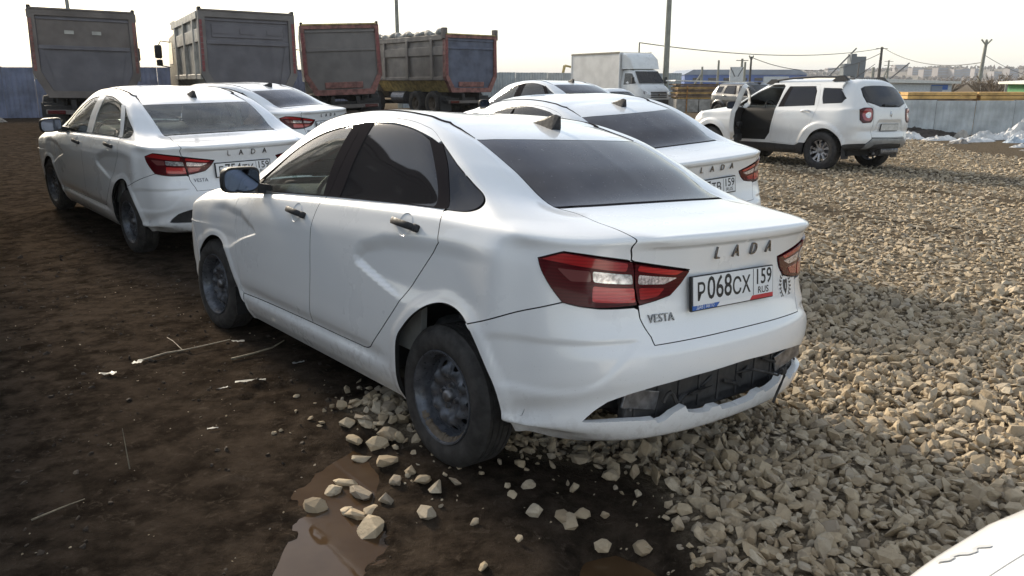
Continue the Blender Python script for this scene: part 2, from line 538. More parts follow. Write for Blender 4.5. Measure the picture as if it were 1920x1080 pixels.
PANEL_CACHE = {}
def panel(surf, name, outer, holes=(), gap=.0025, step=.032, lift=0.0, depth=.020, center=False, mirror=False, rnd=0.0, dark_rim=False):
    """mesh of one body panel: outline (and holes) in the (u, v) of the surface, edges folded inwards.
    center: the outline touches the mirror line and the panel spans both sides; mirror: build the right-hand one"""
    key = (id(surf), name, mirror, dark_rim)
    if key in PANEL_CACHE: return PANEL_CACHE[key]
    u0, u1, v1 = surf.U[0], surf.U[-1], surf.V[-1]
    def fixed(p):
        if not center: return False
        if abs(p[0] - u0) < 1e-6 or abs(p[0] - u1) < 1e-6: return 'u'
        if abs(p[1] - v1) < 1e-6: return 'v'
        return False
    def prep(poly, g):
        if rnd > 0: poly = round_poly(poly, rnd, keep=lambda p: bool(fixed(p)))
        return inset(densify(poly, step), g, fixed)
    loops = [prep(outer, gap)] + [prep(h, -gap if gap else 0) for h in holes]
    pts = []; edges = []
    for lp in loops:
        k = len(pts); pts += [tuple(p) for p in lp]
        edges += [(k + i, k + (i + 1) % len(lp)) for i in range(len(lp))]
    nb = len(pts)
    lo = np.min(loops[0], 0); hi = np.max(loops[0], 0)
    gu, gv = np.meshgrid(np.arange(lo[0] + step / 2, hi[0], step), np.arange(lo[1] + step * .35, hi[1], step * .7), indexing='ij')
    gu = gu.ravel(); gv = gv.ravel()
    d = inpoly_sd(gu, gv, loops[0])
    ok = d < -step * .35
    for h in loops[1:]: ok &= inpoly_sd(gu, gv, h) > step * .35
    pts += [(a, b) for a, b in zip(gu[ok], gv[ok])]
    vc, ec, fc, _, _, _ = delaunay_2d_cdt([Vector(p) for p in pts], edges, [], 0, 1e-6)
    uv = np.array([tuple(v) for v in vc]); F = np.array([tuple(f) for f in fc if len(f) == 3])
    c = uv[F].mean(1)
    keep = inpoly_sd(c[:, 0], c[:, 1], loops[0]) < 0
    for h in loops[1:]: keep &= inpoly_sd(c[:, 0], c[:, 1], h) > 0
    F = F[keep]
    used = np.unique(F); remap = -np.ones(len(uv), int); remap[used] = np.arange(len(used)); uv = uv[used]; F = remap[F]
    P, N = surf.at(uv)
    P = P + N * lift
    onc = np.array([bool(fixed(p)) for p in uv]) if center else np.zeros(len(uv), bool)
    P[onc, 1] = 0.0
    # face winding so that it agrees with the normals
    fn = np.cross(P[F[:, 1]] - P[F[:, 0]], P[F[:, 2]] - P[F[:, 0]])
    flip = (fn * N[F[:, 0]]).sum(1) < 0
    F[flip] = F[flip][:, ::-1]
    # folded rim
    E = {}; nf0 = len(F)
    for a, b, c_ in F:
        for i, j in ((a, b), (b, c_), (c_, a)):
            if (j, i) in E: del E[(j, i)]
            else: E[(i, j)] = 1
    V = [P]; NN = [N]; faces = F.tolist(); base = len(P); rim = {}
    addv = []; addn = []
    outw = np.zeros_like(P)
    for (i, j) in E:
        w = np.cross(P[j] - P[i], N[i]); l_ = np.linalg.norm(w)
        if l_ > 1e-9: outw[i] += w / l_; outw[j] += w / l_
    outw /= np.maximum(np.linalg.norm(outw, axis=1, keepdims=True), 1e-9)
    def rv(i, k):
        if (i, k) not in rim:
            rim[(i, k)] = base + len(addv)
            addv.append(P[i] - N[i] * (depth if k else 0.0)); addn.append(outw[i])
        return rim[(i, k)]
    for (i, j) in E:
        if onc[i] and onc[j]: continue
        faces.append([rv(j, 0), rv(i, 0), rv(i, 1)]); faces.append([rv(j, 0), rv(i, 1), rv(j, 1)])
    if addv:
        V.append(np.array(addv)); NN.append(np.array(addn))
    V = np.concatenate(V); NN = np.concatenate(NN)
    if center:
        cm = np.zeros(len(V), bool); cm[:len(P)] = onc
        for (i, k), idx in rim.items(): cm[idx] = False
        mp = np.arange(len(V)); new = np.where(~cm)[0]
        mp[new] = len(V) + np.arange(len(new))
        V2 = V[new] * np.array([1, -1, 1]); N2 = NN[new] * np.array([1, -1, 1])
        nf1 = len(faces); faces = faces + [[int(mp[i]) for i in f[::-1]] for f in faces]
        V = np.concatenate([V, V2]); NN = np.concatenate([NN, N2])
    elif mirror:
        V = V * np.array([1, -1, 1]); NN = NN * np.array([1, -1, 1]); faces = [f[::-1] for f in faces]
    me = np_mesh(name, V, faces, smooth=True, normals=NN)
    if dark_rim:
        me.materials.append(M['white']); me.materials.append(M['rim_shade'])  # rim faces coloured black so the gaps look shaded
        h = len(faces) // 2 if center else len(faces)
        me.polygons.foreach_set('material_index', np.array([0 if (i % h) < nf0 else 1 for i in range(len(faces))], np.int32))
    PANEL_CACHE[key] = me
    return me

def frame_on(surf, uv, side=1, out=0.0, twist=0.0):
    """local frame on the surface: X to the reader's right, Y up the panel, Z out of it (side -1: right half of the car)"""
    p, n = surf.at([uv]); p = p[0].copy(); n = n[0].copy()
    if side < 0: p[1] *= -1; n[1] *= -1
    z = Vector(n).normalized(); up = Vector((0, 0, 1)); x = up.cross(z).normalized(); y = z.cross(x)
    R = Matrix((x, y, z)).transposed().to_4x4()
    return Matrix.Translation(Vector(p) + z * out) @ R @ Matrix.Rotation(twist, 4, 'Z')

def conform(surf_fn, me_src, m4, lift):
    """bend a flat lettering mesh onto the car: project every vertex along the frame's Z"""
    return me_src
# ------------------------------------------------------------------ the sedan's surface (x ahead of the rear axle, y left, z up)
ROWZ=[.20,.27,.335,.375,.435,.55,.70,.85,.965,1.015]      # side heights of rows 0..9
ROWW=[.80,.845,.864,.853,.873,.881,.883,.880,.872,.856]   # side half widths
REAR=[(-.835,.305),(-.886,.335),(-.903,.415),(-.903,.50),(-.910,.57),(-.905,.65),(-.876,.705),(-.842,.80),(-.832,.93),(-.856,1.035)]
FRONT=[(3.30,.20),(3.42,.25),(3.47,.33),(3.485,.40),(3.49,.48),(3.49,.55),(3.48,.62),(3.46,.69),(3.42,.76),(3.35,.80)]
# plan template round the tail: distance ahead of the tail, y, blend to side rows
TAIL=[(0,0,0),(.006,.2,0),(.028,.40,0),(.060,.54,.02),(.105,.645,.08),(.175,.735,.25),(.275,.802,.5),(.40,.842,.8)]
NOSE=[(.42,.835,.85),(.27,.77,.5),(.14,.66,.2),(.06,.5,.05),(.02,.3,0),(0,0,0)]
SIDEX=[-.36,-.18,.05,.30,.62,.95,1.15,1.5,1.85,2.15,2.45,2.75,3.0]
def wscale(x):   # how full the flanks are along the car
    return 1-.045*smooth(2.1,3.2,x)-.012*smooth(-.1,-.7,x)
# rows 10..16 for each column, (x,y,z)
UP_TAIL=[
 [(-.862,0,1.082),(-.62,0,1.12),(-.415,0,1.15),(-.16,0,1.283),(.135,0,1.402),(.30,0,1.437),(.42,0,1.455)],
 [(-.858,.2,1.082),(-.61,.19,1.12),(-.41,.19,1.15),(-.15,.185,1.282),(.140,.175,1.400),(.31,.16,1.436),(.45,0,1.459)],
 [(-.842,.40,1.081),(-.59,.39,1.119),(-.39,.38,1.147),(-.125,.37,1.278),(.165,.35,1.394),(.34,.32,1.435),(.48,0,1.463)],
 [(-.830,.50,1.080),(-.57,.50,1.117),(-.365,.475,1.144),(-.10,.465,1.272),(.185,.445,1.387),(.37,.41,1.433),(.51,0,1.466)],
 [(-.790,.572,1.078),(-.55,.585,1.116),(-.335,.552,1.139),(-.075,.54,1.263),(.2055,.522,1.379),(.40,.48,1.431),(.54,0,1.469)],
 [(-.712,.685,1.067),(-.50,.65,1.114),(-.29,.60,1.152),(-.045,.575,1.275),(.225,.550,1.386),(.42,.51,1.435),(.57,0,1.472)],
 [(-.60,.772,1.062),(-.44,.70,1.112),(-.24,.645,1.165),(-.01,.61,1.283),(.25,.574,1.391),(.44,.535,1.440),(.60,0,1.475)],
 [(-.47,.822,1.062),(-.36,.755,1.113),(-.19,.70,1.175),(.03,.652,1.290),(.285,.600,1.398),(.47,.550,1.447),(.63,0,1.478)]]
UP_SIDE=[
 [(-.36,.835,1.062),(-.29,.792,1.107),(-.15,.740,1.175),(.07,.685,1.292),(.33,.615,1.404),(.50,.556,1.453),(.67,0,1.481)],
 [(-.18,.840,1.060),(-.14,.806,1.098),(-.03,.770,1.150),(.15,.710,1.280),(.40,.628,1.410),(.55,.560,1.459),(.72,0,1.484)],
 [(.05,.840,1.058),(.05,.810,1.095),(.07,.796,1.118),(.25,.730,1.270),(.48,.634,1.418),(.62,.562,1.465),(.77,0,1.488)],
 [(.30,.840,1.050),(.30,.812,1.083),(.30,.798,1.106),(.42,.733,1.268),(.57,.637,1.425),(.70,.563,1.472),(.83,0,1.491)],
 [(.62,.839,1.034),(.62,.812,1.066),(.62,.800,1.090),(.68,.736,1.262),(.74,.638,1.430),(.82,.563,1.477),(.90,0,1.493)],
 [(.95,.838,1.016),(.95,.811,1.048),(.95,.800,1.072),(.94,.737,1.250),(.93,.638,1.427),(.97,.561,1.478),(1.0,0,1.495)],
 [(1.15,.837,1.005),(1.15,.810,1.036),(1.15,.799,1.060),(1.10,.738,1.238),(1.05,.637,1.419),(1.07,.558,1.475),(1.08,0,1.495)],
 [(1.5,.836,.985),(1.5,.806,1.014),(1.5,.796,1.038),(1.42,.736,1.210),(1.30,.632,1.400),(1.25,.553,1.463),(1.20,0,1.494)],
 [(1.85,.833,.965),(1.85,.801,.992),(1.85,.790,1.015),(1.73,.730,1.170),(1.58,.622,1.350),(1.45,.545,1.442),(1.30,0,1.491)],
 [(2.15,.826,.945),(2.15,.792,.972),(2.15,.780,.994),(2.03,.720,1.100),(1.83,.615,1.280),(1.60,.535,1.415),(1.36,0,1.488)],
 [(2.45,.812,.925),(2.44,.775,.951),(2.40,.755,.972),(2.28,.705,1.035),(2.02,.605,1.205),(1.68,.522,1.395),(1.40,0,1.485)],
 [(2.75,.795,.900),(2.72,.745,.930),(2.60,.715,.958),(2.40,.665,1.012),(2.10,.575,1.172),(1.73,.495,1.382),(1.43,0,1.482)],
 [(3.0,.765,.866),(2.95,.70,.905),(2.75,.66,.948),(2.48,.60,1.008),(2.15,.53,1.160),(1.75,.46,1.382),(1.45,0,1.480)]]
UP_NOSE=[
 [(3.12,.715,.845),(3.04,.64,.888),(2.86,.59,.935),(2.52,.54,1.010),(2.18,.48,1.158),(1.77,.42,1.384),(1.47,0,1.478)],
 [(3.20,.63,.838),(3.10,.56,.882),(2.90,.51,.935),(2.55,.46,1.012),(2.20,.41,1.158),(1.78,.36,1.386),(1.48,0,1.477)],
 [(3.25,.53,.834),(3.13,.46,.880),(2.92,.42,.936),(2.57,.38,1.015),(2.22,.34,1.159),(1.79,.30,1.388),(1.49,0,1.476)],
 [(3.27,.39,.832),(3.15,.34,.880),(2.94,.31,.938),(2.59,.28,1.018),(2.23,.25,1.160),(1.80,.22,1.390),(1.50,0,1.475)],
 [(3.28,.22,.831),(3.16,.20,.880),(2.95,.18,.939),(2.60,.16,1.020),(2.24,.14,1.161),(1.805,.12,1.391),(1.505,0,1.475)],
 [(3.28,0,.831),(3.16,0,.880),(2.95,0,.940),(2.60,0,1.021),(2.24,0,1.162),(1.81,0,1.392),(1.51,0,1.475)]]
def columns():
    cols=[]
    for (d,y,b),up in zip(TAIL,UP_TAIL):
        c=[]
        for k in range(10):
            xr,zr=REAR[k]; z=zr*(1-b)+ROWZ[k]*b
            if b<1 and k<2: z=zr*(1-b)+(ROWZ[k]+.085)*b
            x=xr*(1-b*.6)+(-.885)*b*.6+d
            c.append((x,y*ROWW[k]/.883*(1 if k>1 else .97),z))
        cols.append(c+list(up))
    for x,up in zip(SIDEX,UP_SIDE):
        c=[]
        for k in range(10):
            z=ROWZ[k]
            if k<3: z+=(.085-.028*k)*smooth(.0,-.4,x)
            top=up[0][2]-.045                 # rows 8,9 follow the falling shoulder forwards
            if k==9: z=min(ROWZ[9],top)
            if k==8: z=min(ROWZ[8],top-.05)
            if k==7: z=min(ROWZ[7],top-.13)
            w=ROWW[k] if k!=3 else ROWW[3]+.016*float(smooth(.60,.34,x))+.012*float(smooth(2.0,2.2,x))
            c.append((x,w*wscale(x),z))
        cols.append(c+list(up))
    for (d,y,b),up in zip(NOSE,UP_NOSE):
        c=[]
        for k in range(10):
            xr,zr=FRONT[k]; z=zr*(1-b)+min(ROWZ[k],.86-.05*(9-k) if k>6 else 9)*b
            c.append((xr-d,y*ROWW[k]/.883*.98,z))
        cols.append(c+list(up))
    return np.array(cols)
TV=np.array([0,.09,.16,.205,.265,.38,.53,.68,.80,.86,.92,1.02,1.12,1.30,1.50,1.62,2.05])
def tu_of(c):
    d=np.linalg.norm(np.diff(c[:,5],axis=0),axis=1)
    return np.concatenate([[0],np.cumsum(np.maximum(d,.08))])
def stamp(G,N,U,Vv):
    """pressings: the X-shaped scoops of the flanks, bumper corner scoop, arch lips, boot lip"""
    x,y,z=G[...,0],G[...,1],G[...,2]
    u,v=np.meshgrid(U,Vv,indexing='ij')
    side=smooth(.5,.75,y)
    P=[(1.0,.82),(1.50,.815),(1.949,.78),(2.132,.712),(2.190,.652),(2.178,.62),(1.821,.524),(1.6,.45),(1.0,.5)]
    sd=inpoly_sd(u,v,P); soft=smooth(.60,.72,v)
    d=-.020*smooth(.008+.03*soft,-.014-.05*soft,sd)*smooth(1.05,1.45,u)*smooth(.49,.60,v)
    P=[(4.30,.84),(3.893,.852),(3.585,.805),(3.40,.69),(3.358,.630),(3.754,.451),(4.0,.42),(4.3,.5)]
    sd=inpoly_sd(u,v,P); soft=smooth(.62,.74,v)
    d+=-.016*smooth(.008+.02*soft,-.014-.035*soft,sd)*smooth(4.2,3.9,u)*smooth(.40,.52,v)
    P=[(1.20,.49),(1.152,.518),(.961,.528),(.749,.541),(.56,.548),(.577,.478),(.672,.307),(.759,.254),(.867,.253),(1.067,.302),(1.145,.321)]
    sd=inpoly_sd(u,v,[tuple(q) for q in spl(P+P[:1],4)[:-1]])
    d+=-.008*smooth(.008,-.030,sd)
    for P in ([(1.842,-.1),(1.836,.163),(1.821,.324),(1.753,.413),(1.669,.484),(1.572,.541),(1.466,.566),(1.359,.55),(1.284,.499),(1.197,.394),(1.134,.275),(1.11,.103),(1.105,-.1)],[(4.42,-.1),(4.371,.338),(4.30,.395),(4.223,.433),(4.094,.474),(3.981,.478),(3.884,.449),(3.808,.391),(3.715,.27),(3.652,.175),(3.595,-.1)]):
        d+=.007*smooth(.060,.022,inpoly_sd(u,v,spl(P,4)))
    d+=.012*smooth(1.040,1.056,z)*smooth(-.70,-.80,x)*smooth(.56,.44,y)*np.clip(-N[...,0]*1.6-.3,0,1)
    return d
def make():
    c=columns(); return Surf(c,tu_of(c),TV,nu=720,nv=380,stamp=stamp)
# ------------------------------------------------------------------ the sedan
SED = make()
UE = float(SED.U[-1]); VE = float(SED.V[-1])
ARCH_R = [(1.842, 0), (1.836, .163), (1.821, .324), (1.753, .413), (1.669, .484), (1.572, .541), (1.466, .566), (1.359, .55), (1.284, .499)]
ARCH_R2 = [(1.284, .499), (1.197, .394), (1.134, .275), (1.11, .103), (1.105, 0)]
SEAM_BUMP = [(1.309, .519), (1.06, .61), (.828, .708)]
LIGHT_O = [(.828, .708), (.955, .832), (.861, .857), (.725, .846), (.583, .836), (.566, .815), (.540, .717), (.687, .705), (.764, .703)]
LIGHT_I = [(.575, .834), (.304, .811), (.338, .778), (.386, .744), (.458, .729), (.533, .716), (.556, .79)]
TRUNK_SEAM = [(.590, .838), (.600, .854), (.650, .905), (.668, .945), (.640, .99), (.616, 1.03), (.606, 1.075), (.638, 1.114)]
GLASS_SIDE = [(.648, 1.122), (.655, 1.30), (.662, 1.496)]
GLASS_TOP = [(.435, 1.478), (.245, 1.468), (0, 1.464)]
DOOR_TOP_F = [(3.72, 1.05), (3.667, 1.259), (3.412, 1.417), (3.087, 1.499), (2.611, 1.558)]
DOOR_TOP_R = [(2.611, 1.558), (1.733, 1.547), (1.45, 1.525), (1.333, 1.500), (1.305, 1.425)]
QWIN_IN = [(1.280, 1.295), (1.229, 1.182), (1.202, 1.115), (1.262, 1.070), (1.386, 1.042), (1.55, 1.035)]
DOOR_REAR = [(1.58, 1.015), (1.544, .831), (1.551, .797), (1.69, .633), (1.854, .448), (2.038, .263), (2.100, .222), (2.150, .212)]
DOOR_BOT = [(2.377, .209), (2.688, .208), (3.135, .201), (3.60, .190)]
DOOR_MID = [(2.611, 1.558), (2.575, 1.407), (2.582, 1.267), (2.610, 1.047), (2.639, .871), (2.651, .747), (2.651, .58), (2.655, .45), (2.688, .208)]
DOOR_FRONT = [(3.60, .190), (3.633, .223), (3.625, .311), (3.666, .436), (3.680, .514), (3.704, .76), (3.695, .874), (3.72, 1.05)]
FARCH = [(4.42, 0), (4.40, .20), (4.371, .338), (4.30, .395), (4.223, .433), (4.094, .474), (3.981, .478), (3.884, .449), (3.808, .391), (3.715, .27), (3.652, .175), (3.600, .12), (3.595, 0)]
HOOD_SIDE = [(4.24, 1.288), (4.30, 1.16), (4.58, 1.02), (4.90, .935)]

_a = spl(ARCH_R[1:] + ARCH_R2[1:4]); ARCH_R = [ARCH_R[0]] + _a[:36]; ARCH_R2 = _a[35:] + [ARCH_R2[-1]]
QWIN_IN = spl(QWIN_IN); DOOR_REAR = spl(DOOR_REAR); DOOR_TOP_R = spl(DOOR_TOP_R); DOOR_TOP_F = spl(DOOR_TOP_F); DOOR_FRONT = spl(DOOR_FRONT); DOOR_MID = spl(DOOR_MID, 3)
FARCH = FARCH[:2] + spl(FARCH[2:-1]) + FARCH[-1:]; SEAM_BUMP = spl(SEAM_BUMP); TRUNK_SEAM = spl(TRUNK_SEAM, 4)
HOOD_SIDE = spl(HOOD_SIDE)
def rev(p): return list(p)[::-1]
PB = {}
PB['body_shell'] = ([(3.595, 0)] + ARCH_R + SEAM_BUMP + LIGHT_O[1:5] + TRUNK_SEAM + GLASS_SIDE + GLASS_TOP + [(0, VE), (UE, VE), (UE, 1.622), (4.75, 1.622), (4.34, 1.615), (4.30, 1.5), (4.27, 1.31)] + [(4.22, 1.27), (3.80, 1.08)]
                    + DOOR_TOP_F + DOOR_TOP_R[1:-1] + QWIN_IN + DOOR_REAR + DOOR_BOT + [(3.600, .12)])
PB['rear_bumper'] = ([(0, 0)] + rev(ARCH_R2) + SEAM_BUMP + [(.764, .703), (.687, .702), (.55, .708), (.533, .70), (.528, .662), (.495, .558), (.489, .493), (.328, .501), (.145, .507), (0, .509),
                     (0, .262), (.318, .250), (.50, .235), (.60, .222), (.694, .206), (.745, .188), (.777, .172), (.70, .164), (.62, .160), (.526, .156), (.46, .150), (.38, .135), (.30, .132), (.2, .140), (.1, .128), (0, .130)])
_low = spl([(.777, .172), (.70, .168), (.62, .165), (.54, .160), (.485, .158)], 4) + [(.474, .146), (.44, .150), (.40, .166), (.34, .176), (.32, .160), (.26, .150), (.20, .146), (.185, .156), (.13, .154), (.11, .138), (0, .134)]
PB['rear_bumper_torn'] = PB['rear_bumper'][:PB['rear_bumper'].index((.777, .172))] + _low
PB['boot_lid'] = [(0, 1.115), (.30, 1.113), (.55, 1.112)] + rev(TRUNK_SEAM) + [(.575, .834), (.304, .811), (.338, .778), (.386, .744), (.458, .729), (.533, .716), (.528, .662), (.495, .558), (.489, .497), (.328, .505), (.145, .511), (0, .513)]
PB['rear_window'] = [(0, 1.122), (.30, 1.120), (.55, 1.119)] + GLASS_SIDE + GLASS_TOP
PB['windscreen'] = [(UE, 1.315), (4.8, 1.312), (4.30, 1.315), (4.33, 1.5), (4.36, 1.61), (4.75, 1.617), (UE, 1.617)]
PB['bonnet'] = [(UE, 1.300), (4.8, 1.297)] + HOOD_SIDE + [(5.1, .93), (UE, .93)]
PB['front_fender'] = [(3.80, 1.08), (4.22, 1.27)] + HOOD_SIDE + [(4.75, .86), (4.60, .62), (4.44, .42)] + FARCH[2:-1] + DOOR_FRONT[1:]
PB['front_bumper'] = [(UE, 0)] + FARCH[:3] + [(4.44, .42), (4.60, .62), (4.75, .86), (4.90, .935), (5.1, .93), (UE, .93)]
PB['headlight'] = [(4.92, .67), (4.95, .84), (5.2, .80), (5.14, .69)]
BELT_F = [(2.612, 1.078), (3.10, 1.075), (3.66, 1.068)]
PB['front_door'] = DOOR_FRONT[:-1] + DOOR_TOP_F + spl([(2.590, 1.498), (2.902, 1.478), (3.22, 1.440), (3.43, 1.373), (3.60, 1.215), (3.64, 1.085)]) + [(3.10, 1.080), (2.606, 1.083)] + DOOR_MID[10:]  + rev(DOOR_BOT[2:3])
PB['rear_door'] = [(2.606, 1.083), (1.90, 1.075), (1.575, 1.055)] + DOOR_REAR + DOOR_BOT[:2] + rev(DOOR_MID[10:])[1:]
PB['window_frame'] = DOOR_TOP_R + spl([(1.360, 1.412), (1.442, 1.44), (1.653, 1.470), (2.005, 1.500), (2.211, 1.505), (2.50, 1.502), (2.592, 1.500)])
PB['front_glass'] = [(2.64, 1.083), (3.10, 1.082), (3.58, 1.088)] + spl([(3.55, 1.20), (3.41, 1.365), (3.21, 1.432), (2.902, 1.470), (2.725, 1.484)])
PB['rear_glass'] = [(2.491, 1.085), (1.90, 1.080), (1.66, 1.072), (1.56, 1.24)] + spl([(1.488, 1.42), (1.653, 1.462), (2.005, 1.490), (2.211, 1.496), (2.42, 1.494)])
PB['front_pillar_trim'] = [(2.604, 1.083), (2.65, 1.083), (2.735, 1.492), (2.590, 1.498), (2.572, 1.407), (2.578, 1.267)]
PB['rear_pillar_trim'] = [(2.604, 1.083), (2.48, 1.083), (2.41, 1.500), (2.590, 1.500), (2.570, 1.407), (2.576, 1.267)]
PB['rear_sash_trim'] = [(1.575, 1.055), (1.68, 1.07), (1.575, 1.24), (1.498, 1.43), (1.442, 1.44), (1.360, 1.412), (1.315, 1.410), (1.42, 1.242), (1.53, 1.10)]
PB['mirror_sail'] = [(3.56, 1.085), (3.64, 1.085), (3.60, 1.215), (3.53, 1.215)]
PB['quarter_window'] = spl([(1.308, 1.405), (1.285, 1.295), (1.235, 1.182), (1.208, 1.117), (1.265, 1.075), (1.386, 1.047), (1.545, 1.040)]) + spl([(1.57, 1.055), (1.525, 1.10), (1.412, 1.242), (1.33, 1.375)])
PB['belt_trim'] = [(1.580, 1.045), (1.90, 1.068), (2.60, 1.078), (3.66, 1.070), (3.66, 1.092), (2.60, 1.096), (1.90, 1.090), (1.60, 1.068)]
PB['roof_moulding'] = [(.668, 1.505), (.69, 1.575), (.79, 1.645), (1.3, 1.668), (2.3, 1.672), (3.4, 1.665), (4.1, 1.655), (4.1, 1.672), (3.4, 1.682), (2.3, 1.690), (1.3, 1.688), (.77, 1.668), (.668, 1.590)]
PB['bumper_grille'] = [(0, .262), (.318, .250), (.50, .235), (.60, .222), (.694, .206), (.745, .188), (.777, .172), (.70, .164), (.62, .160), (.526, .156), (.46, .150), (.38, .135), (.30, .132), (.2, .140), (.1, .128), (0, .130)]
PB['lens_o_upper'] = [(.60, .833), (.725, .842), (.86, .852), (.935, .832), (.72, .822), (.60, .817)]
PB['lens_o_clear'] = [(.575, .811), (.727, .816), (.715, .790), (.563, .787)]
PB['lens_o_smoke'] = [(.735, .816), (.86, .815), (.80, .785), (.723, .790)]
PB['lens_o_low'] = [(.556, .775), (.715, .778), (.715, .726), (.548, .728)]
PB['lens_i_upper'] = [(.555, .828), (.34, .812), (.375, .804), (.555, .818)]
PB['lens_i_clear'] = [(.546, .810), (.365, .797), (.425, .782), (.541, .786)]
PB['lens_i_low'] = [(.535, .775), (.42, .770), (.45, .745), (.528, .735)]

def wheel_meshes():
    W = {}
    # tyre with ribbed tread
    R, hw = .307, .093
    prof = [(.199, hw - .012), (.212, hw - .004), (.235, hw + .002), (.262, hw + .002), (.284, hw - .006), (.298, hw - .020), (.3045, hw - .030)]
    for y in (.055, .047, .024, .016, -.016, -.024, -.047, -.055):
        pass
    tread = []
    for a, b in ((.062, .046), (.040, .014), (.008, -.008), (-.014, -.040), (-.046, -.062)):
        tread += [(R, a), (R, b), (R - .007, b - .001), (R - .007, b - .005)]
    prof += tread[:-2]
    prof += [(r, -y) for r, y in rev([(.199, hw - .012), (.212, hw - .004), (.235, hw + .002), (.262, hw + .002), (.284, hw - .006), (.298, hw - .020), (.3045, hw - .030)])]
    b = MB().lathe(prof, n=64, closed=False)
    W['tyre'] = b.mesh('tyre', M['rubber'], 45)
    # pressed steel wheel: barrel, lip and a disc with cooling holes
    b = MB().lathe([(.188, -.08), (.186, .05), (.190, .072), (.200, .080), (.2045, .086), (.2025, .092), (.196, .090), (.190, .078), (.182, .070), (.176, .045), (.170, .020)], n=56)
    W['rim'] = b.mesh('rim', M['steel_wheel'], 40)
    th = np.linspace(0, 2 * PI, 72, endpoint=False)
    out = np.stack([.172 * np.cos(th), .172 * np.sin(th)], 1)
    holes = []
    for k in range(10):
        a = 2 * PI * (k + .5) / 10; t2 = np.linspace(0, 2 * PI, 14, endpoint=False)
        hx = .139 + .0125 * np.cos(t2); hy = .015 * np.sin(t2)
        holes.append(np.stack([hx * np.cos(a) - hy * np.sin(a), hx * np.sin(a) + hy * np.cos(a)], 1))
    pts, edges = [], []
    for lp in [out] + holes:
        k = len(pts); pts += [tuple(p) for p in lp]; edges += [(k + i, k + (i + 1) % len(lp)) for i in range(len(lp))]
    for r in np.arange(.01, .168, .009):
        for a in np.linspace(0, 2 * PI, max(6, int(2 * PI * r / .010)), endpoint=False): pts.append((r * math.cos(a), r * math.sin(a)))
    vc, ec, fc, *_ = delaunay_2d_cdt([Vector(p) for p in pts], edges, [], 0, 1e-6)
    uv = np.array([tuple(v) for v in vc]); F = np.array([tuple(f) for f in fc])
    c = uv[F].mean(1); keep = np.hypot(c[:, 0], c[:, 1]) < .172
    for h in holes: keep &= inpoly_sd(c[:, 0], c[:, 1], h) > 0
    r = np.hypot(uv[:, 0], uv[:, 1]); ang = np.arctan2(uv[:, 1], uv[:, 0])
    y = np.interp(r, [0, .03, .036, .055, .075, .088, .105, .125, .150, .172], [.040, .040, .034, .034, .040, .052, .058, .050, .030, .022])
    y = y + .007 * np.cos(ang * 10 + PI) * np.exp(-((r - .112) / .026) ** 2)
    V = np.stack([uv[:, 0], y, uv[:, 1]], 1)
    V2 = V - np.array([0, .006, 0]); F = F[keep]
    W['disc'] = np_mesh('disc', np.concatenate([V, V2]), np.concatenate([F, F[:, ::-1] + len(V)]).tolist(), [M['steel_wheel']], smooth=True)
    W['hub'] = MB().lathe([(.0, .066), (.018, .066), (.026, .060), (.030, .050), (.031, .036)], n=24).mesh('hub_cap', M['bare_steel'], 40)
    b = MB(); b.cyl((0, .034, 0), (0, .052, 0), .0105, .0095, 6); b.cyl((0, .034, 0), (0, .039, 0), .0145, .0125, 10)
    W['lug'] = b.mesh('lug_nut', M['bare_steel'], 30)
    W['drum'] = MB().lathe([(.0, .018), (.13, .018), (.135, .0), (.135, -.04), (.0, -.04)], n=28).mesh('brake_drum', M['inner'], 40)
    b = MB()
    for k in range(26):
        a = -PI / 2 + (k - 13) / 13 * 1.15
        r0 = .196; w = .010 + .012 * max(0, 1 - abs(k - 13) / 13) + random.uniform(0, .010)
        b.hull([(r * math.cos(a + d), yy, r * math.sin(a + d)) for r in (r0, r0 - w) for d in (-.05, .05) for yy in (.074 if r == r0 else .058, .086 if r == r0 else .068)])
    W['mud'] = b.mesh('mud_cake', M['wheel_mud'], 50)
    return W
WM = wheel_meshes()

def add_wheel(car, loc, side, steer=0.0, spin=0.0, mud=False):
    w = add('wheel', WM['tyre'], car)
    w.matrix_local = Matrix.Translation(loc) @ Matrix.Rotation(steer + (0 if side > 0 else PI), 4, 'Z') @ Matrix.Rotation(spin, 4, 'Y')
    for k, n in (('rim', 'rim'), ('disc', 'wheel_disc'), ('hub', 'hub_cap'), ('drum', 'brake_drum')):
        add(n, WM[k], w)
    for k in range(4):
        a = PI / 2 * k + .5; add('lug_nut', WM['lug'], w, loc=(.049 * math.cos(a), 0, .049 * math.sin(a)))
    if mud:
        add('mud_cake', WM['mud'], w, m4=Matrix.Rotation(-spin, 4, 'Y'))
    return w

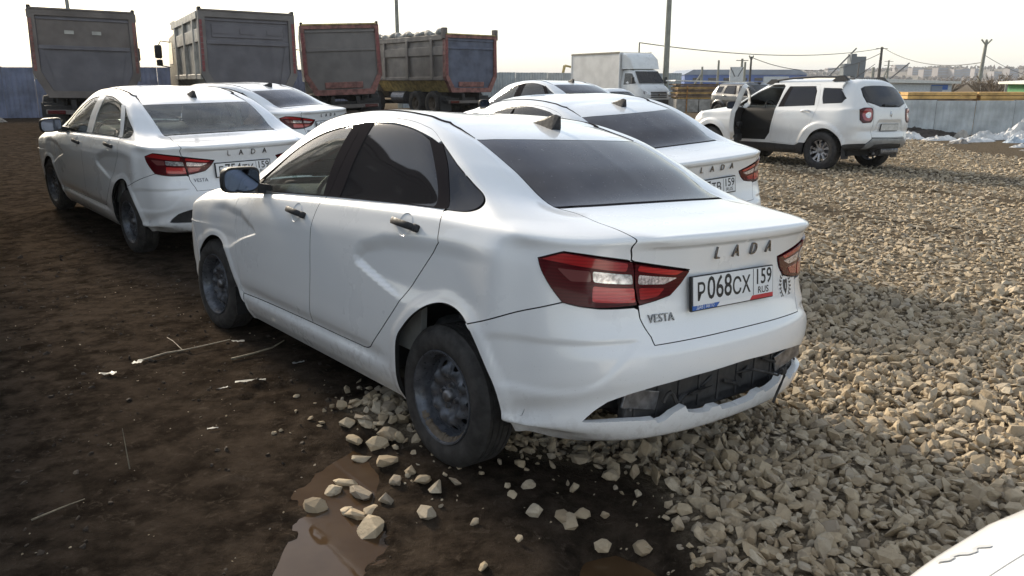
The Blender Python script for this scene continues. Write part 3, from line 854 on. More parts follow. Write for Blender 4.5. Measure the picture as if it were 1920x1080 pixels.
def inner_shell_mesh(surf, rows, wheel_x, r_arch, deep=None, inset_d=.036):
    """dark inside of the shell below the windows, with the wheel wells left open"""
    G, N = surf.G, surf.N
    iu = np.arange(0, G.shape[0], 6); iv = np.arange(int(np.searchsorted(surf.V, .13)), int(np.searchsorted(surf.V, rows)), 6)
    if iu[-1] != G.shape[0] - 1: iu = np.append(iu, G.shape[0] - 1)
    P = G[np.ix_(iu, iv)]; Nn = N[np.ix_(iu, iv)]
    d = np.full(P.shape[:2], inset_d)
    if deep is not None: d = deep(P, d)
    P = P - Nn * d[..., None]
    P[..., 1] = np.maximum(P[..., 1], 0)
    V = P.reshape(-1, 3); nv = len(iv); F = []
    for i in range(len(iu) - 1):
        for j in range(nv - 1):
            c = (P[i, j] + P[i + 1, j + 1]) / 2
            if any((c[0] - x) ** 2 + (c[2] - .33) ** 2 < r_arch ** 2 for x in wheel_x) and c[1] > .5: continue
            if c[0] > 2.55: continue
            F.append([i * nv + j, (i + 1) * nv + j, (i + 1) * nv + j + 1, i * nv + j + 1])
    n = len(V)
    F2 = [[k + n for k in f[::-1]] for f in F]
    return np_mesh('inner_shell', np.concatenate([V, V * [1, -1, 1]]), F + F2, [M['inner']])

def arch_liner_mesh(r, y0, y1, z0=.33, a0=-.02, a1=PI + .05):
    V, F = [], []
    n = 22
    for k in range(n + 1):
        a = a0 + (a1 - a0) * k / n
        V += [(r * math.cos(a), y0, z0 + r * math.sin(a)), (r * math.cos(a), y1, z0 + r * math.sin(a))]
    for k in range(n): F.append([2 * k, 2 * k + 1, 2 * k + 3, 2 * k + 2])
    c = len(V); V.append((0, y0, z0))
    for k in range(n): F.append([c, 2 * k, 2 * k + 2])
    return np_mesh('arch_liner', V, F, [M['inner']])

SED_M = {}
def sed_meshes():
    m = SED_M
    def deep(P, d):
        z = P[..., 2]; x = P[..., 0]
        return np.where((x < -.5) & (z < .66), .13, d)
    m['inner'] = inner_shell_mesh(SED, 1.0, (0, 2.635), .40, deep)
    m['liner'] = arch_liner_mesh(.405, .50, .825)
    b = MB(); b.box((1.5, 0, .215), (2.2, 1.45, .05)); b.box((-.25, 0, .46), (.8, 1.2, .04))
    m['floor'] = b.mesh('underbody', M['inner'])
    b = MB()
    b.box((-.42, 0, .42), (.18, .55, .14), .05); b.cyl((-.55, -.45, .33), (-.55, .1, .33), .085, n=14)
    m['muffler'] = b.mesh('exhaust', M['bare_steel'])
    # seat: cushion, back and headrest
    b = MB(); b.box((0, 0, .46), (.52, .50, .16), .05)
    b.box((-.30, 0, .80), (.13, .48, .62), .05, rot=Matrix.Rotation(-.25, 4, 'Y'))
    m['seat'] = b.mesh('seat', M['seat'], 50)
    b = MB(); b.box((-.40, 0, 1.19), (.10, .27, .17), .045, rot=Matrix.Rotation(-.2, 4, 'Y'))
    for s in (-.06, .06): b.cyl((-.385, s, 1.05), (-.40, s, 1.15), .007, n=6)
    m['headrest'] = b.mesh('headrest', M['seat'], 50)
    b = MB(); b.box((.22, 0, .48), (.50, 1.25, .16), .05); b.box((-.08, 0, .78), (.14, 1.25, .58), .05, rot=Matrix.Rotation(-.35, 4, 'Y'))
    b.box((-.34, 0, 1.03), (.42, 1.20, .03))
    m['bench'] = b.mesh('rear_bench', M['seat'], 50)
    b = MB(); b.prism([(1.75, .78), (2.35, .78), (2.42, .99), (2.10, 1.01), (1.86, .97), (1.74, .88)], -.70, .70, 'XZ'); b.box((1.45, 0, .55), (.9, .22, .35), .04)
    m['dash'] = b.bevel_all(.02).mesh('dashboard', M['black_plastic'], 50)
    b = MB()
    ring = [(1.66 + .19 * math.sin(a) * .35, .37 + .19 * math.cos(a), .93 + .19 * math.sin(a) * .93) for a in np.linspace(0, 2 * PI, 25)]
    b.tube(ring, .014, 8); b.box((1.68, .37, .92), (.05, .32, .07), .02); b.cyl((1.67, .37, .92), (1.85, .37, .85), .03)
    m['wheel'] = b.mesh('steering_wheel', M['black_plastic'], 50)
    b = MB(); b.box((1.6, .79, .72), (1.2, .03, .58)); b.box((1.55, .76, .84), (.5, .06, .06), .02); m['card_f'] = b.mesh('door_card', M['trim_grey'])
    b = MB(); b.box((.65, .79, .74), (.9, .03, .60)); m['card_r'] = b.mesh('door_card', M['trim_grey'])
    # fin antenna
    V = []
    b = MB()
    b.hull([(.085, .012, 0), (.085, -.012, 0), (-.075, .032, -.006), (-.075, -.032, -.006), (-.085, .022, .012), (-.085, -.022, .012), (.0, .016, .03), (.0, -.016, .03),
            (-.088, .006, .066), (-.088, -.006, .066), (-.055, .006, .068), (-.055, -.006, .068)])
    m['fin'] = b.mesh('antenna_fin', M['black_plastic'])
    # door mirror (left): shell, glass, foot
    b = MB()
    rings = []
    for (t, sx, sz, dx) in ((0, .92, .95, 0), (.03, 1.0, 1.0, .002), (.07, .93, .93, .0), (.115, .70, .72, -.008), (.14, .30, .35, -.02)):
        ring = []
        for a in np.linspace(0, 2 * PI, 20, endpoint=False):
            ca, sa = math.cos(a), math.sin(a)
            e = .55
            yy = .112 * sx * math.copysign(abs(ca) ** e, ca); zz = .076 * sz * math.copysign(abs(sa) ** e, sa)
            ring.append(b.bm.verts.new((t, yy + dx, zz + (.012 if ca < 0 else -.004) * abs(ca))))
        rings.append(ring)
    for A, B in zip(rings[:-1], rings[1:]):
        for k in range(20): b.bm.faces.new((A[k], A[(k + 1) % 20], B[(k + 1) % 20], B[k]))
    b.bm.faces.new(rings[-1]); b.bm.faces.new(rings[0][::-1])
    b.hull([(.04, -.10, -.02), (.04, -.10, -.075), (.09, -.10, -.02), (.09, -.10, -.075), (.03, -.185, -.035), (.03, -.185, -.08), (.10, -.185, -.035), (.10, -.185, -.08)])
    m['mirror'] = b.mesh('door_mirror', M['black_plastic'], 40)
    b = MB(); rr = []
    for a in np.linspace(0, 2 * PI, 24, endpoint=False):
        ca, sa = math.cos(a), math.sin(a)
        rr.append((.095 * math.copysign(abs(ca) ** .55, ca), .061 * math.copysign(abs(sa) ** .55, sa) + (.010 if ca < 0 else -.004) * abs(ca)))
    b.prism(rr, -.003, .004, 'YZ')
    m['mirror_glass'] = b.mesh('mirror_glass', M['mirror_glass'])
    # pull handle, bowed outwards
    b = MB()
    pts = []
    sec = []
    for t in np.linspace(-1, 1, 9):
        o = .030 * (1 - t * t) ** .5 + .012 if abs(t) < 1 else .010
        hgt = .015 if abs(t) < .9 else .012
        c = [b.bm.verts.new((t * .10, s2 * hgt, o + s3)) for s2, s3 in ((-1, -.010), (1, -.010), (1, .002), (.5, .006), (-.5, .006), (-1, .002))]
        sec.append(c)
    for A, B in zip(sec[:-1], sec[1:]):
        for k in range(6): b.bm.faces.new((A[k], A[(k + 1) % 6], B[(k + 1) % 6], B[k]))
    b.bm.faces.new(sec[0]); b.bm.faces.new(sec[-1][::-1])
    b.box((.088, 0, .012), (.036, .034, .028), .008)
    m['handle'] = b.mesh('door_handle', M['black_plastic'], 40)
    b = MB(); b.lathe([(.0, -.010), (.040, -.007), (.052, .0005)], axis='Z', n=20); m['cup'] = b.mesh('handle_cup', M['white'], 60)
    # bits behind the torn bumper
    b = MB(); b.box((-.77, 0, .475), (.04, 1.14, .25), .01); b.box((-.68, 0, .385), (.22, .98, .02))
    for k in range(9): b.box((-.792, -.52 + k * .13, .48), (.007, .012, .22), .002)
    m['beam'] = b.mesh('crash_panel', M['grey_plastic'])
    b = MB(); b.box((-.80, .50, .475), (.012, .20, .075), .004, rot=Matrix.Rotation(.25, 4, 'X')); b.cyl((-.81, .56, .45), (-.805, .56, .45), .006); b.cyl((-.78, .50, .44), (-.70, .50, .44), .02)
    m['bracket'] = b.mesh('bumper_bracket', M['bare_steel'])
    b = MB(); b.tube([(-.83, .40 - .02 * k, .45 + .035 * math.sin(k * .9)) for k in range(7)], .008, 6)
    m['hose'] = b.mesh('hose', M['rubber'])
    b = MB(); b.tube([(-.86, -.02, .50), (-.90, -.08, .512), (-.925, -.16, .49), (-.93, -.22, .47), (-.94, -.245, .50), (-.935, -.265, .46), (-.93, -.25, .42), (-.925, -.235, .38), (-.92, -.225, .345)], .0055, 6)
    b.box((-.935, -.25, .485), (.02, .035, .03), .006)
    m['wire'] = b.mesh('dangling_cable', M['rubber'])
    m['shards'] = []; rr = random.Random(12)
    for k in range(9):
        y = rr.uniform(-.60, .30); z = .425 + rr.uniform(0, .05) + .02 * abs(y); x = -.81 + .20 * max(0, abs(y) - .35) + rr.uniform(-.01, .02); b = MB()
        L = rr.uniform(.02, .07); a = rr.uniform(-.6, .6)
        b.hull([(x + rr.uniform(-.01, .01), y + s * L, z + s * L * a + rr.uniform(-.012, .012)) for s in (-1, -.5, .4, 1) for _ in range(3)])
        m['shards'].append(b.mesh('torn_shard', M['black_plastic']))
    b = MB(); b.prism([(-.08, -.07), (.08, -.08), (.09, .11), (-.09, .12)], -.008, .008, 'XZ')
    m['flap'] = b.mesh('mud_flap', M['black_plastic'])
    b = MB()   # wind deflectors over the side windows
    return m
sed_meshes()

def plate_on(parent, m4, left_txt, right_txt, dealer=False):
    pf = MB()
    pf.box((0, 0, .004), (.535, .134, .012), .004)
    p = pf.obj('number_plate', M['black_plastic'], parent, m4=m4)
    pl = MB(); pl.box((0, .009 if dealer else 0, .0115), (.515, .108 if dealer else .116, .003)); pl.obj('plate_sheet', M['plate_white'], p)
    y0 = .009 if dealer else 0
    def put(txt, x, y, size, sx=.8, mat='ink', name='plate_lettering'):
        me = text_mesh(txt, size, 0, M[mat], sx=sx, offset=.0012 * size / .1)
        add(name, me, p, m4=Matrix.Translation((x, y, .0136)))
    if len(left_txt) == 6:
        yb = y0 - .040                                   # common foot line: letters stand lower than digits
        put(left_txt[0], -.212, yb + .032, .094, .92); put(left_txt[1:4], -.098, yb + .041, .122, .86); put(left_txt[4:], .042, yb + .032, .094, .92)
    else:
        put(left_txt, -.066, y0 - .001, .118, .80)
    put(right_txt, .191, y0 + .016, .088, .92)
    put('RUS', .190, y0 - .037, .038, 1.15)
    b = MB(); b.box((.122, y0, .0134), (.003, .106, .0008)); b.obj('divider_line', M['ink'], p)
    if dealer:
        b = MB(); b.prism([(-.262, -.062), (-.115, -.062), (-.095, -.044), (-.262, -.044)], .0105, .0115); b.obj('dealer_strip', M['blue_print'], p)
        b = MB(); b.prism([(-.113, -.062), (.100, -.062), (.118, -.044), (-.093, -.044)], .0105, .0115); b.obj('dealer_strip', M['white_print'], p)
        b = MB(); b.prism([(.102, -.062), (.262, -.062), (.262, -.044), (.120, -.044)], .0105, .0115); b.obj('dealer_strip', M['red_print'], p)
        me = text_mesh('ДАВ | АВТО', .019, 0, M['white_print'])
        add('dealer_lettering', me, p, m4=Matrix.Translation((-.185, -.053, .0122)))
    return p

def emblem_on(parent, surf, u, v):
    """dark wreath and shield sticker with lines of print below it"""
    m4 = frame_on(surf, (u, v), -1, .0015) @ Matrix.Scale(1.22, 4)
    b = MB()
    b.prism([(-.016, .022), (-.010, .026), (0, .022), (.010, .026), (.016, .022), (.016, -.004), (0, -.028), (-.016, -.004)], 0, .0006)
    for s in (-1, 1):
        for k in range(9):
            a = -1.35 + k * .28
            x, y = .042 * math.cos(a) * s, .048 * math.sin(a) + .004
            for d in (-.8, .8):
                q = Matrix.Translation((x, y, 0)) @ Matrix.Rotation((a if s > 0 else PI - a) + PI / 2 * s + d, 4, 'Z')
                pts = [q @ Vector(p) for p in ((0, 0, 0), (.006, .0035, 0), (.014, 0, 0), (.006, -.0035, 0))]
                b.bm.faces.new([b.bm.verts.new(p) for p in pts])
    st = b.obj('wreath_sticker', M['ink'], parent, m4=m4)
    b = MB(); b.prism([(-.004, .012), (.004, .012), (.005, -.008), (-.005, -.008)], .0008, .0012); b.obj('shield_mark', M['grey_print'], st)
    for t, y, sz in (('ТАКСОПАРК №1', -.064, .020), ('БЕСТ АВТО', -.084, .019), ('ПЕРЕВОЗКИ', -.103, .016)):
        add('sticker_lettering', text_mesh(t, sz, 0, M['ink'], sx=.78), st, m4=Matrix.Translation((0, y, 0)))
    return st

FINE = dict(rear_door=.018, front_door=.018, rear_bumper=.018, front_fender=.018, body_shell=.024, boot_lid=.02)
def make_sedan(label, m4, plate=None, rear_tint='tint', rear_glass='tint_dusty', front_glass='glass_green', torn=False, dealer=False, sticker=False, deflectors=False,
               group='white sedans parked in the yard', steer=0.0, handle_mat='black_plastic', trim_mat='satin_black', paint='white', detail=True):
    car = empty('sedan', label=label, cat='car', group=group, mat4=m4)
    paint = M[paint]
    def pan(key, name=None, mat=paint, parent=car, **k):
        objs = []
        sides = (False,) if k.get('center') else (False, True)
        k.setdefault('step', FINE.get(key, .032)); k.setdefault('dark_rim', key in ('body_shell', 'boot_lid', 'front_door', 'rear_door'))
        if key in ('bonnet', 'front_fender', 'front_bumper'): k.setdefault('depth', .004)
        for mir in sides:
            me = panel(SED, key, PB[key], mirror=mir, **k)
            objs.append(add(name or key, me, parent[1 if mir else 0] if isinstance(parent, (list, tuple)) else parent, mat))
        return objs
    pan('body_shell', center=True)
    pan('rear_bumper_torn' if torn else 'rear_bumper', 'rear_bumper', center=True, depth=.034, step=.018)
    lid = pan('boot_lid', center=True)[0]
    pan('bonnet', center=True); pan('front_bumper', center=True); pan('front_fender')
    pan('rear_window', mat=M[rear_glass], center=True, gap=.003, lift=.001)
    pan('windscreen', mat=M['glass'], center=True, gap=.003, lift=.001)
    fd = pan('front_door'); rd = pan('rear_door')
    pan('window_frame', parent=rd)
    pan('front_glass', 'door_window', M[front_glass], fd, gap=0, lift=-.004, rnd=.02)
    pan('rear_glass', 'door_window', M[rear_tint], rd, gap=0, lift=-.004, rnd=.03)
    pan('front_pillar_trim', 'pillar_trim', M[trim_mat], fd, gap=.0015, lift=-.001)
    pan('rear_pillar_trim', 'pillar_trim', M[trim_mat], rd, gap=.0015, lift=-.001)
    pan('rear_sash_trim', 'sash_trim', M[trim_mat], rd, gap=.0, lift=-.001)
    pan('mirror_sail', 'mirror_sail', M['black_plastic'], fd, gap=0, lift=.001)
    pan('quarter_window', mat=M[rear_tint], gap=.002, lift=-.001, rnd=.02)
    pan('belt_trim', 'belt_moulding', M['satin_black'], gap=0, lift=.004, depth=.008)
    pan('roof_moulding', mat=M['satin_black'], gap=0, lift=.003, depth=.008, step=.03)
    pan('headlight', mat=M['lens_clear'], gap=0, lift=.004)
    lo = pan('lens_base_o', 'tail_light', M['lens_dark'], gap=.002, lift=.007, depth=.02, step=.03)
    li = pan('lens_base_i', 'tail_light', M['lens_dark'], gap=.002, lift=.007, depth=.02, step=.03)
    for key, nm, mt, par in (('lens_o_upper', 'red_lens', 'lens_red', lo), ('lens_o_clear', 'clear_lens', 'lens_clear', lo), ('lens_o_smoke', 'smoked_lens', 'lens_smoke', lo), ('lens_o_low', 'red_lens', 'lens_bright', lo),
                             ('lens_i_upper', 'red_lens', 'lens_bright', li), ('lens_i_clear', 'clear_lens', 'lens_led', li), ('lens_i_low', 'red_lens', 'lens_red', li)):
        pan(key, nm, M[mt], par, gap=0, lift=.0085, depth=.002, step=.03, rnd=.008)
    for s, d, u, v in ((0, fd, 2.84, .852), (0, rd, 1.79, .868), (1, fd, 2.84, .852), (1, rd, 1.79, .868)):
        sg = 1 if s == 0 else -1
        mt = frame_on(SED, (u, v), sg, .0, -.06 * sg)
        # the key end points to the tail on both sides
        if sg < 0: mt = mt @ Matrix.Scale(-1, 4, (1, 0, 0)) if False else mt @ Matrix.Rotation(PI, 4, 'Z')
        add('door_handle', SED_M['handle'], d[s], M[handle_mat], m4=mt)
        add('handle_cup', SED_M['cup'], d[s], paint, m4=mt @ Matrix.Translation((-.01, 0, .001)))
    for sg in (1, -1):
        mm = add('door_mirror', SED_M['mirror'], car, m4=Matrix.Translation((1.80, sg * .955, 1.075)) @ Matrix.Rotation(-.10 * sg, 4, 'Z') @ (Matrix.Identity(4) if sg > 0 else Matrix.Rotation(PI, 4, 'X')))
        add('mirror_glass', SED_M['mirror_glass'], mm)
    for x, y, st, sp in ((0, .748, 0, .3), (0, -.748, 0, 1.1), (2.635, .748, steer, .9), (2.635, -.748, steer, .2)):
        add_wheel(car, (x, y, .307), 1 if y > 0 else -1, st, sp, mud=torn and x == 0)
        add('arch_liner', SED_M['liner'], car, m4=Matrix.Translation((x, 0, 0)) @ (Matrix.Identity(4) if y > 0 else Matrix.Scale(-1, 4, (0, 1, 0))))
        if x > 1: add('mud_flap', SED_M['flap'], car, m4=Matrix.Translation((x - .36, y, .25)) @ Matrix.Rotation(PI / 2, 4, 'Z'))
    add('inner_shell', SED_M['inner'], car); add('underbody', SED_M['floor'], car); add('exhaust', SED_M['muffler'], car)
    for s in (.37, -.37):
        so = add('seat', SED_M['seat'], car, loc=(1.22, s, 0)); add('headrest', SED_M['headrest'], so)
    add('rear_bench', SED_M['bench'], car, loc=(.1, 0, 0))
    for s in (.38, -.38): add('headrest', SED_M['headrest'], car, loc=(.46, s, -.14))
    add('dashboard', SED_M['dash'], car); add('steering_wheel', SED_M['wheel'], car)
    for k in (1, -1):
        for c_ in ('card_f', 'card_r'): add('door_card', SED_M[c_], car, m4=Matrix.Diagonal((1, k, 1, 1)))
    add('antenna_fin', SED_M['fin'], car, loc=(.33, 0, 1.443), rot=(0, -.17, 0))
    # badges on the boot lid
    for ch, y in (('L', .176), ('A', .058), ('D', -.064), ('A', -.180)):
        add('badge_letter', LETTER[ch], lid, m4=frame_on(SED, (abs(y), .842), 1 if y > 0 else -1, .006) @ Matrix.Rotation(-.13, 4, 'X'))
    add('model_badge', LETTER['V'], lid, m4=frame_on(SED, (.435, .655), 1, .003))
    if plate:
        plate_on(car, frame_on(SED, (.042, .742), 1, .012), plate[0], plate[1], dealer)
    if sticker: emblem_on(lid, SED, .405, .69)
    if torn:
        add('crash_panel', SED_M['beam'], car); add('hose', SED_M['hose'], car); add('dangling_cable', SED_M['wire'], car)
        for k, me in enumerate(SED_M['shards']): add('torn_shard', me, car, M['black_plastic'])
        for k in (1, -1): add('bumper_bracket', SED_M['bracket'], car, m4=Matrix.Diagonal((1, k, 1, 1)))
    else:
        pan('bumper_grille', mat=M['black_plastic'], center=True, gap=0, lift=-.010, depth=.004)
    if deflectors:
        for key, d in (('defl_f', fd), ('defl_r', rd)): pan(key, 'wind_deflector', M['glass_grey'], d, gap=0, lift=.018, depth=.016)
    return car
PB['lens_base_o'] = LIGHT_O
PB['lens_base_i'] = LIGHT_I
PB['defl_f'] = [(2.66, 1.40), (2.9, 1.385), (3.2, 1.35), (3.40, 1.28), (3.56, 1.16), (3.64, 1.17), (3.45, 1.385), (3.22, 1.452), (2.902, 1.490), (2.64, 1.505)]
PB['defl_r'] = [(2.62, 1.505), (2.2, 1.505), (1.65, 1.470), (1.42, 1.42), (1.45, 1.30), (1.56, 1.31), (1.72, 1.375), (2.1, 1.405), (2.56, 1.40)]
LETTER = {}
for ch in 'LAD':
    LETTER[ch] = text_mesh(ch, .070, .004, M['dark_chrome'], sx=.92, offset=-.0004)
LETTER['V'] = text_mesh('VESTA', .044, .003, M['dark_chrome'], sx=.95, offset=0.0, spacing=1.05)

def car_matrix(x, y, z, yaw, pitch=0.0, roll=0.0):
    return Matrix.Translation((x, y, z)) @ Matrix.Rotation(yaw, 4, 'Z') @ Matrix.Rotation(pitch, 4, 'Y') @ Matrix.Rotation(roll, 4, 'X')

MAIN_M = Matrix(((-0.64447237, -0.7636701, 0.03825369, 0.32381588), (0.76457481, -0.64303304, 0.04397586, 3.62443496), (-0.00898466, 0.05758903, 0.99829994, 0.02738878), (0, 0, 0, 1)))
CAR_POSES = dict(L=(-3.0597, 8.0127, .0796, 2.3241, -.0449, -.0143), M=(-3.7267, 13.2558, .1544, 2.7246, -.0054, -.0198), R=(1.1751, 7.0302, .0245, 2.1708, -.024, -.0452), F=(1.3184, 15.0414, .2311, 2.219, .038, .0202))
make_sedan('nearest white sedan with its lower rear bumper torn open, plate P068CX', MAIN_M, plate=('Р068СХ', '159'), torn=True, dealer=True, sticker=True, steer=.05)
make_sedan('white sedan on the left with clear rear window and brown mud beside it', car_matrix(*CAR_POSES['L']), plate=('Е754ТК', '159'), rear_tint='glass', rear_glass='glass_dusty', front_glass='glass', trim_mat='white', steer=.03)
make_sedan('white sedan behind the left one, only its roof and tail showing', car_matrix(*CAR_POSES['M']), plate=('М312ТВ', '159'))
make_sedan('white sedan with smoked window deflectors just behind the nearest one', car_matrix(*CAR_POSES['R']), plate=('К417ТВ', '159'), deflectors=True)
make_sedan('farthest white sedan, side windows lit, parked before the box truck', car_matrix(*CAR_POSES['F']), plate=('О205СХ', '159'), rear_tint='glass_grey', front_glass='glass')
# ------------------------------------------------------------------ ground: mud on the left, crushed stone on the right
def gdist(x, y, poly): return inpoly_sd(x, y, poly)
PUD_A = [(a * .982, b * .982) for a, b in [(-.81, 3.42), (-.66, 3.41), (-.52, 3.11), (-.54, 2.90), (-.55, 2.76), (-.45, 2.63), (-.50, 2.49), (-.59, 2.37), (-.66, 2.10), (-.85, 2.10), (-.83, 2.52), (-.81, 2.78), (-.89, 2.90), (-.84, 3.13)]]
PUD_B = [(.26, 2.46), (.38, 2.50), (.50, 2.40), (.52, 2.2), (.34, 2.15), (.24, 2.30)]
GRAVEL = [(.60, 1.0), (.64, 2.41), (.60, 2.67), (.50, 2.91), (.32, 3.05), (.0, 3.14), (-.30, 3.18), (-.50, 3.22), (-.82, 3.62), (-.62, 3.95), (-.3, 4.2), (.3, 5.0), (1.2, 6.5), (1.9, 8.5), (2.6, 10.5), (3.3, 13), (4.2, 17),
          (5.5, 25), (11.6, 23.2), (10.7, 18.3), (11.0, 16.3), (14, 12), (17, 6), (10, 1.0)]
TRACKS = [[(3.0, 12.2), (3.7, 10.9), (4.3, 9.2), (5.2, 7.9), (7.0, 6.6)], [(4.6, 15.2), (5.3, 13.2), (6.4, 11.4), (8.0, 9.6), (10, 8.2)], [(6.6, 15.8), (7.5, 13.8), (9.0, 11.8), (11, 10)]]
WATER_A, WATER_B = .052, .012

def base_h(x, y):
    s = np.clip((x + .287) * .77 + (y - 3.11) * .64, 0, 1.8)
    plane = .073 - .056 * s
    w = np.exp(-((x - .0) ** 2 + (y - 4.2) ** 2) / 9.0)
    rise = np.clip((y - 4) * .0135, 0, .23) * smooth(9, 1, x) * smooth(60, 36, y)
    return plane * w + rise * (1 - w)

def track_d(x, y):
    d = np.full(np.shape(x), 9.0)
    for t in TRACKS:
        for a, b in zip(t[:-1], t[1:]):
            ex, ey = b[0] - a[0], b[1] - a[1]
            k = np.clip(((x - a[0]) * ex + (y - a[1]) * ey) / (ex * ex + ey * ey), 0, 1)
            d = np.minimum(d, np.hypot(x - a[0] - k * ex, y - a[1] - k * ey))
    return d

def gravel_w(x, y):
    """1 where the ground is crushed stone"""
    sd_ = gdist(x, y, GRAVEL) + .22 * fbm(x * 1.6, y * 1.6, 3) + .02 * y * fbm(x * .7 + 9, y * .7, 2)
    w = smooth(.10, -.12, sd_)
    far = smooth(6, 9, y)
    tr = smooth(.42, .12, track_d(x, y) + .5 * fbm(x * 1.3 + 4, y * 1.3, 3)) * .62
    return w * (1 - tr)

# every parked car stands on the ground: the ground meets its tyres
SUV_POSE = (6.36, 15.05, .075, 2.1494, .0121, .0247)
PADS = []
for m4_, wb_, tr_ in [(MAIN_M, 2.635, .748)] + [(car_matrix(*CAR_POSES[k]), 2.635, .748) for k in 'LMRF'] + [(car_matrix(*SUV_POSE), 2.673, .775)]:
    for wx in (0, wb_):
        for wy in (tr_, -tr_): PADS.append(m4_ @ Vector((wx, wy, .012)))

def ground_h(x, y):
    h = base_h(x, y)
    near = smooth(30, 12, y)
    g = gravel_w(x, y)
    u = x * .63 + y * .77; v = -x * .77 + y * .63            # clods are drawn out along the wheel tracks
    mud = .050 * fbm(u * 1.1, v * 2.0, 3) + .052 * fbm(u * 3.4 + 3, v * 6.5, 5) + .026 * fbm(u * 13, v * 18 + 7, 3) * smooth(8, 4, np.hypot(x, y))
    mud = mud + .030 * np.maximum(0, fbm(x * 7 + 31, y * 7, 4) * 4 - .30)
    # two shallow ruts beside the cars
    for c, wd, dp in ((1.55, .20, .035), (3.0, .22, .03)):
        mud = mud - dp * np.exp(-((v - c - .12 * fbm(u * .5, v * 0, 2)) / wd) ** 2) * smooth(-3, 1, u)
    dd_ = np.hypot(x, y)
    mud = mud * (1 - .85 * smooth(4.5, 8, dd_))
    # lug prints of lorry tyres along the ruts
    for c, wd in ((1.0, .16), (2.25, .17), (3.7, .17)):
        inr = smooth(wd, wd * .75, np.abs(v - c - .10 * fbm(u * .5, v * 0 + 3, 2)))
        mud = mud - inr * (.022 + .014 * np.sign(np.sin(u * 58 + 24 * np.abs(v - c)))) * smooth(-.1, .15, fbm(u * .8 + 5, v * .8, 2)) * smooth(14, 9, y)
    grv = .035 * fbm(x * 2.2 + 8, y * 2.2, 3)
    h = h + near * (mud * (1 - g) + grv * g)
    h = h - near * .03 * smooth(.35, .05, track_d(x, y))
    pa = gdist(x, y, PUD_A) + .05 * fbm(x * 9, y * 9, 3); pb = gdist(x, y, PUD_B) + .05 * fbm(x * 8 + 3, y * 8, 3)
    k = smooth(.34, .0, pa)
    h = np.where(pa > 0, np.maximum(h * (1 - .55 * k) + (WATER_A + .006) * .55 * k, WATER_A - .004 + .075 * np.clip(pa, 0, .4)), WATER_A - .004 - .032 * smooth(0, .16, -pa) + .002 * fbm(x * 12, y * 12, 2))
    k = smooth(.16, -.05, pb); h = h * (1 - k) + (WATER_B - .016) * k
    for k_, p in enumerate(PADS):
        d2 = (x - p.x) ** 2 + (y - p.y) ** 2
        w = np.exp(-(d2 / (.30 if k_ < 4 else .55) ** 2)); h = h * (1 - w) + p.z * w
    # stones pushed up round the near rear wheel, the wheel stands in a hollow
    for cx, cy, rr, a in ((-.68, 3.55, .30, .045),):
        h = h + a * np.exp(-((x - cx) ** 2 + (y - cy) ** 2) / rr ** 2)
    return h

def graded(lo, hi, c, d0, k):
    a = [c]
    while a[-1] < hi: a.append(a[-1] + d0 + k * abs(a[-1] - c))
    b = [c]
    while b[-1] > lo: b.append(b[-1] - d0 - k * abs(b[-1] - c))
    return np.array(b[:0:-1] + a)
gx = np.concatenate([[-4000, -1500, -600, -250, -120, -70, -45, -32, -25], graded(-20, 20, 0, .022, .0085), [25, 32, 45, 70, 120, 250, 600, 1500, 4000]])
gy = np.concatenate([[-600, -150, -50, -20, -8, -3, 0, .8], graded(1.2, 27, 2.6, .022, .0085), [29, 32, 36, 42, 50, 62, 80, 110, 160, 240, 400, 800, 1600, 5000]])
GX, GY = np.meshgrid(gx, gy, indexing='ij')
GZ = ground_h(GX, GY)

def fast_mesh(name, V, F, mats, attrs=None, smooth_=False):
    me = bpy.data.meshes.new(name)
    V = np.ascontiguousarray(V, np.float32); F = np.ascontiguousarray(F, np.int32); k = F.shape[1]
    me.vertices.add(len(V)); me.vertices.foreach_set('co', V.ravel())
    me.loops.add(F.size); me.loops.foreach_set('vertex_index', F.ravel())
    me.polygons.add(len(F)); me.polygons.foreach_set('loop_start', np.arange(0, F.size, k, dtype=np.int32))
    try: me.polygons.foreach_set('loop_total', np.full(len(F), k, np.int32))
    except Exception: pass
    me.polygons.foreach_set('use_smooth', np.full(len(F), smooth_, bool))
    for n, a in (attrs or {}).items():
        at = me.attributes.new(n, 'FLOAT', 'POINT'); at.data.foreach_set('value', np.ascontiguousarray(a, np.float32))
    for m in mats: me.materials.append(m)
    me.update(calc_edges=True); me.validate()
    return me

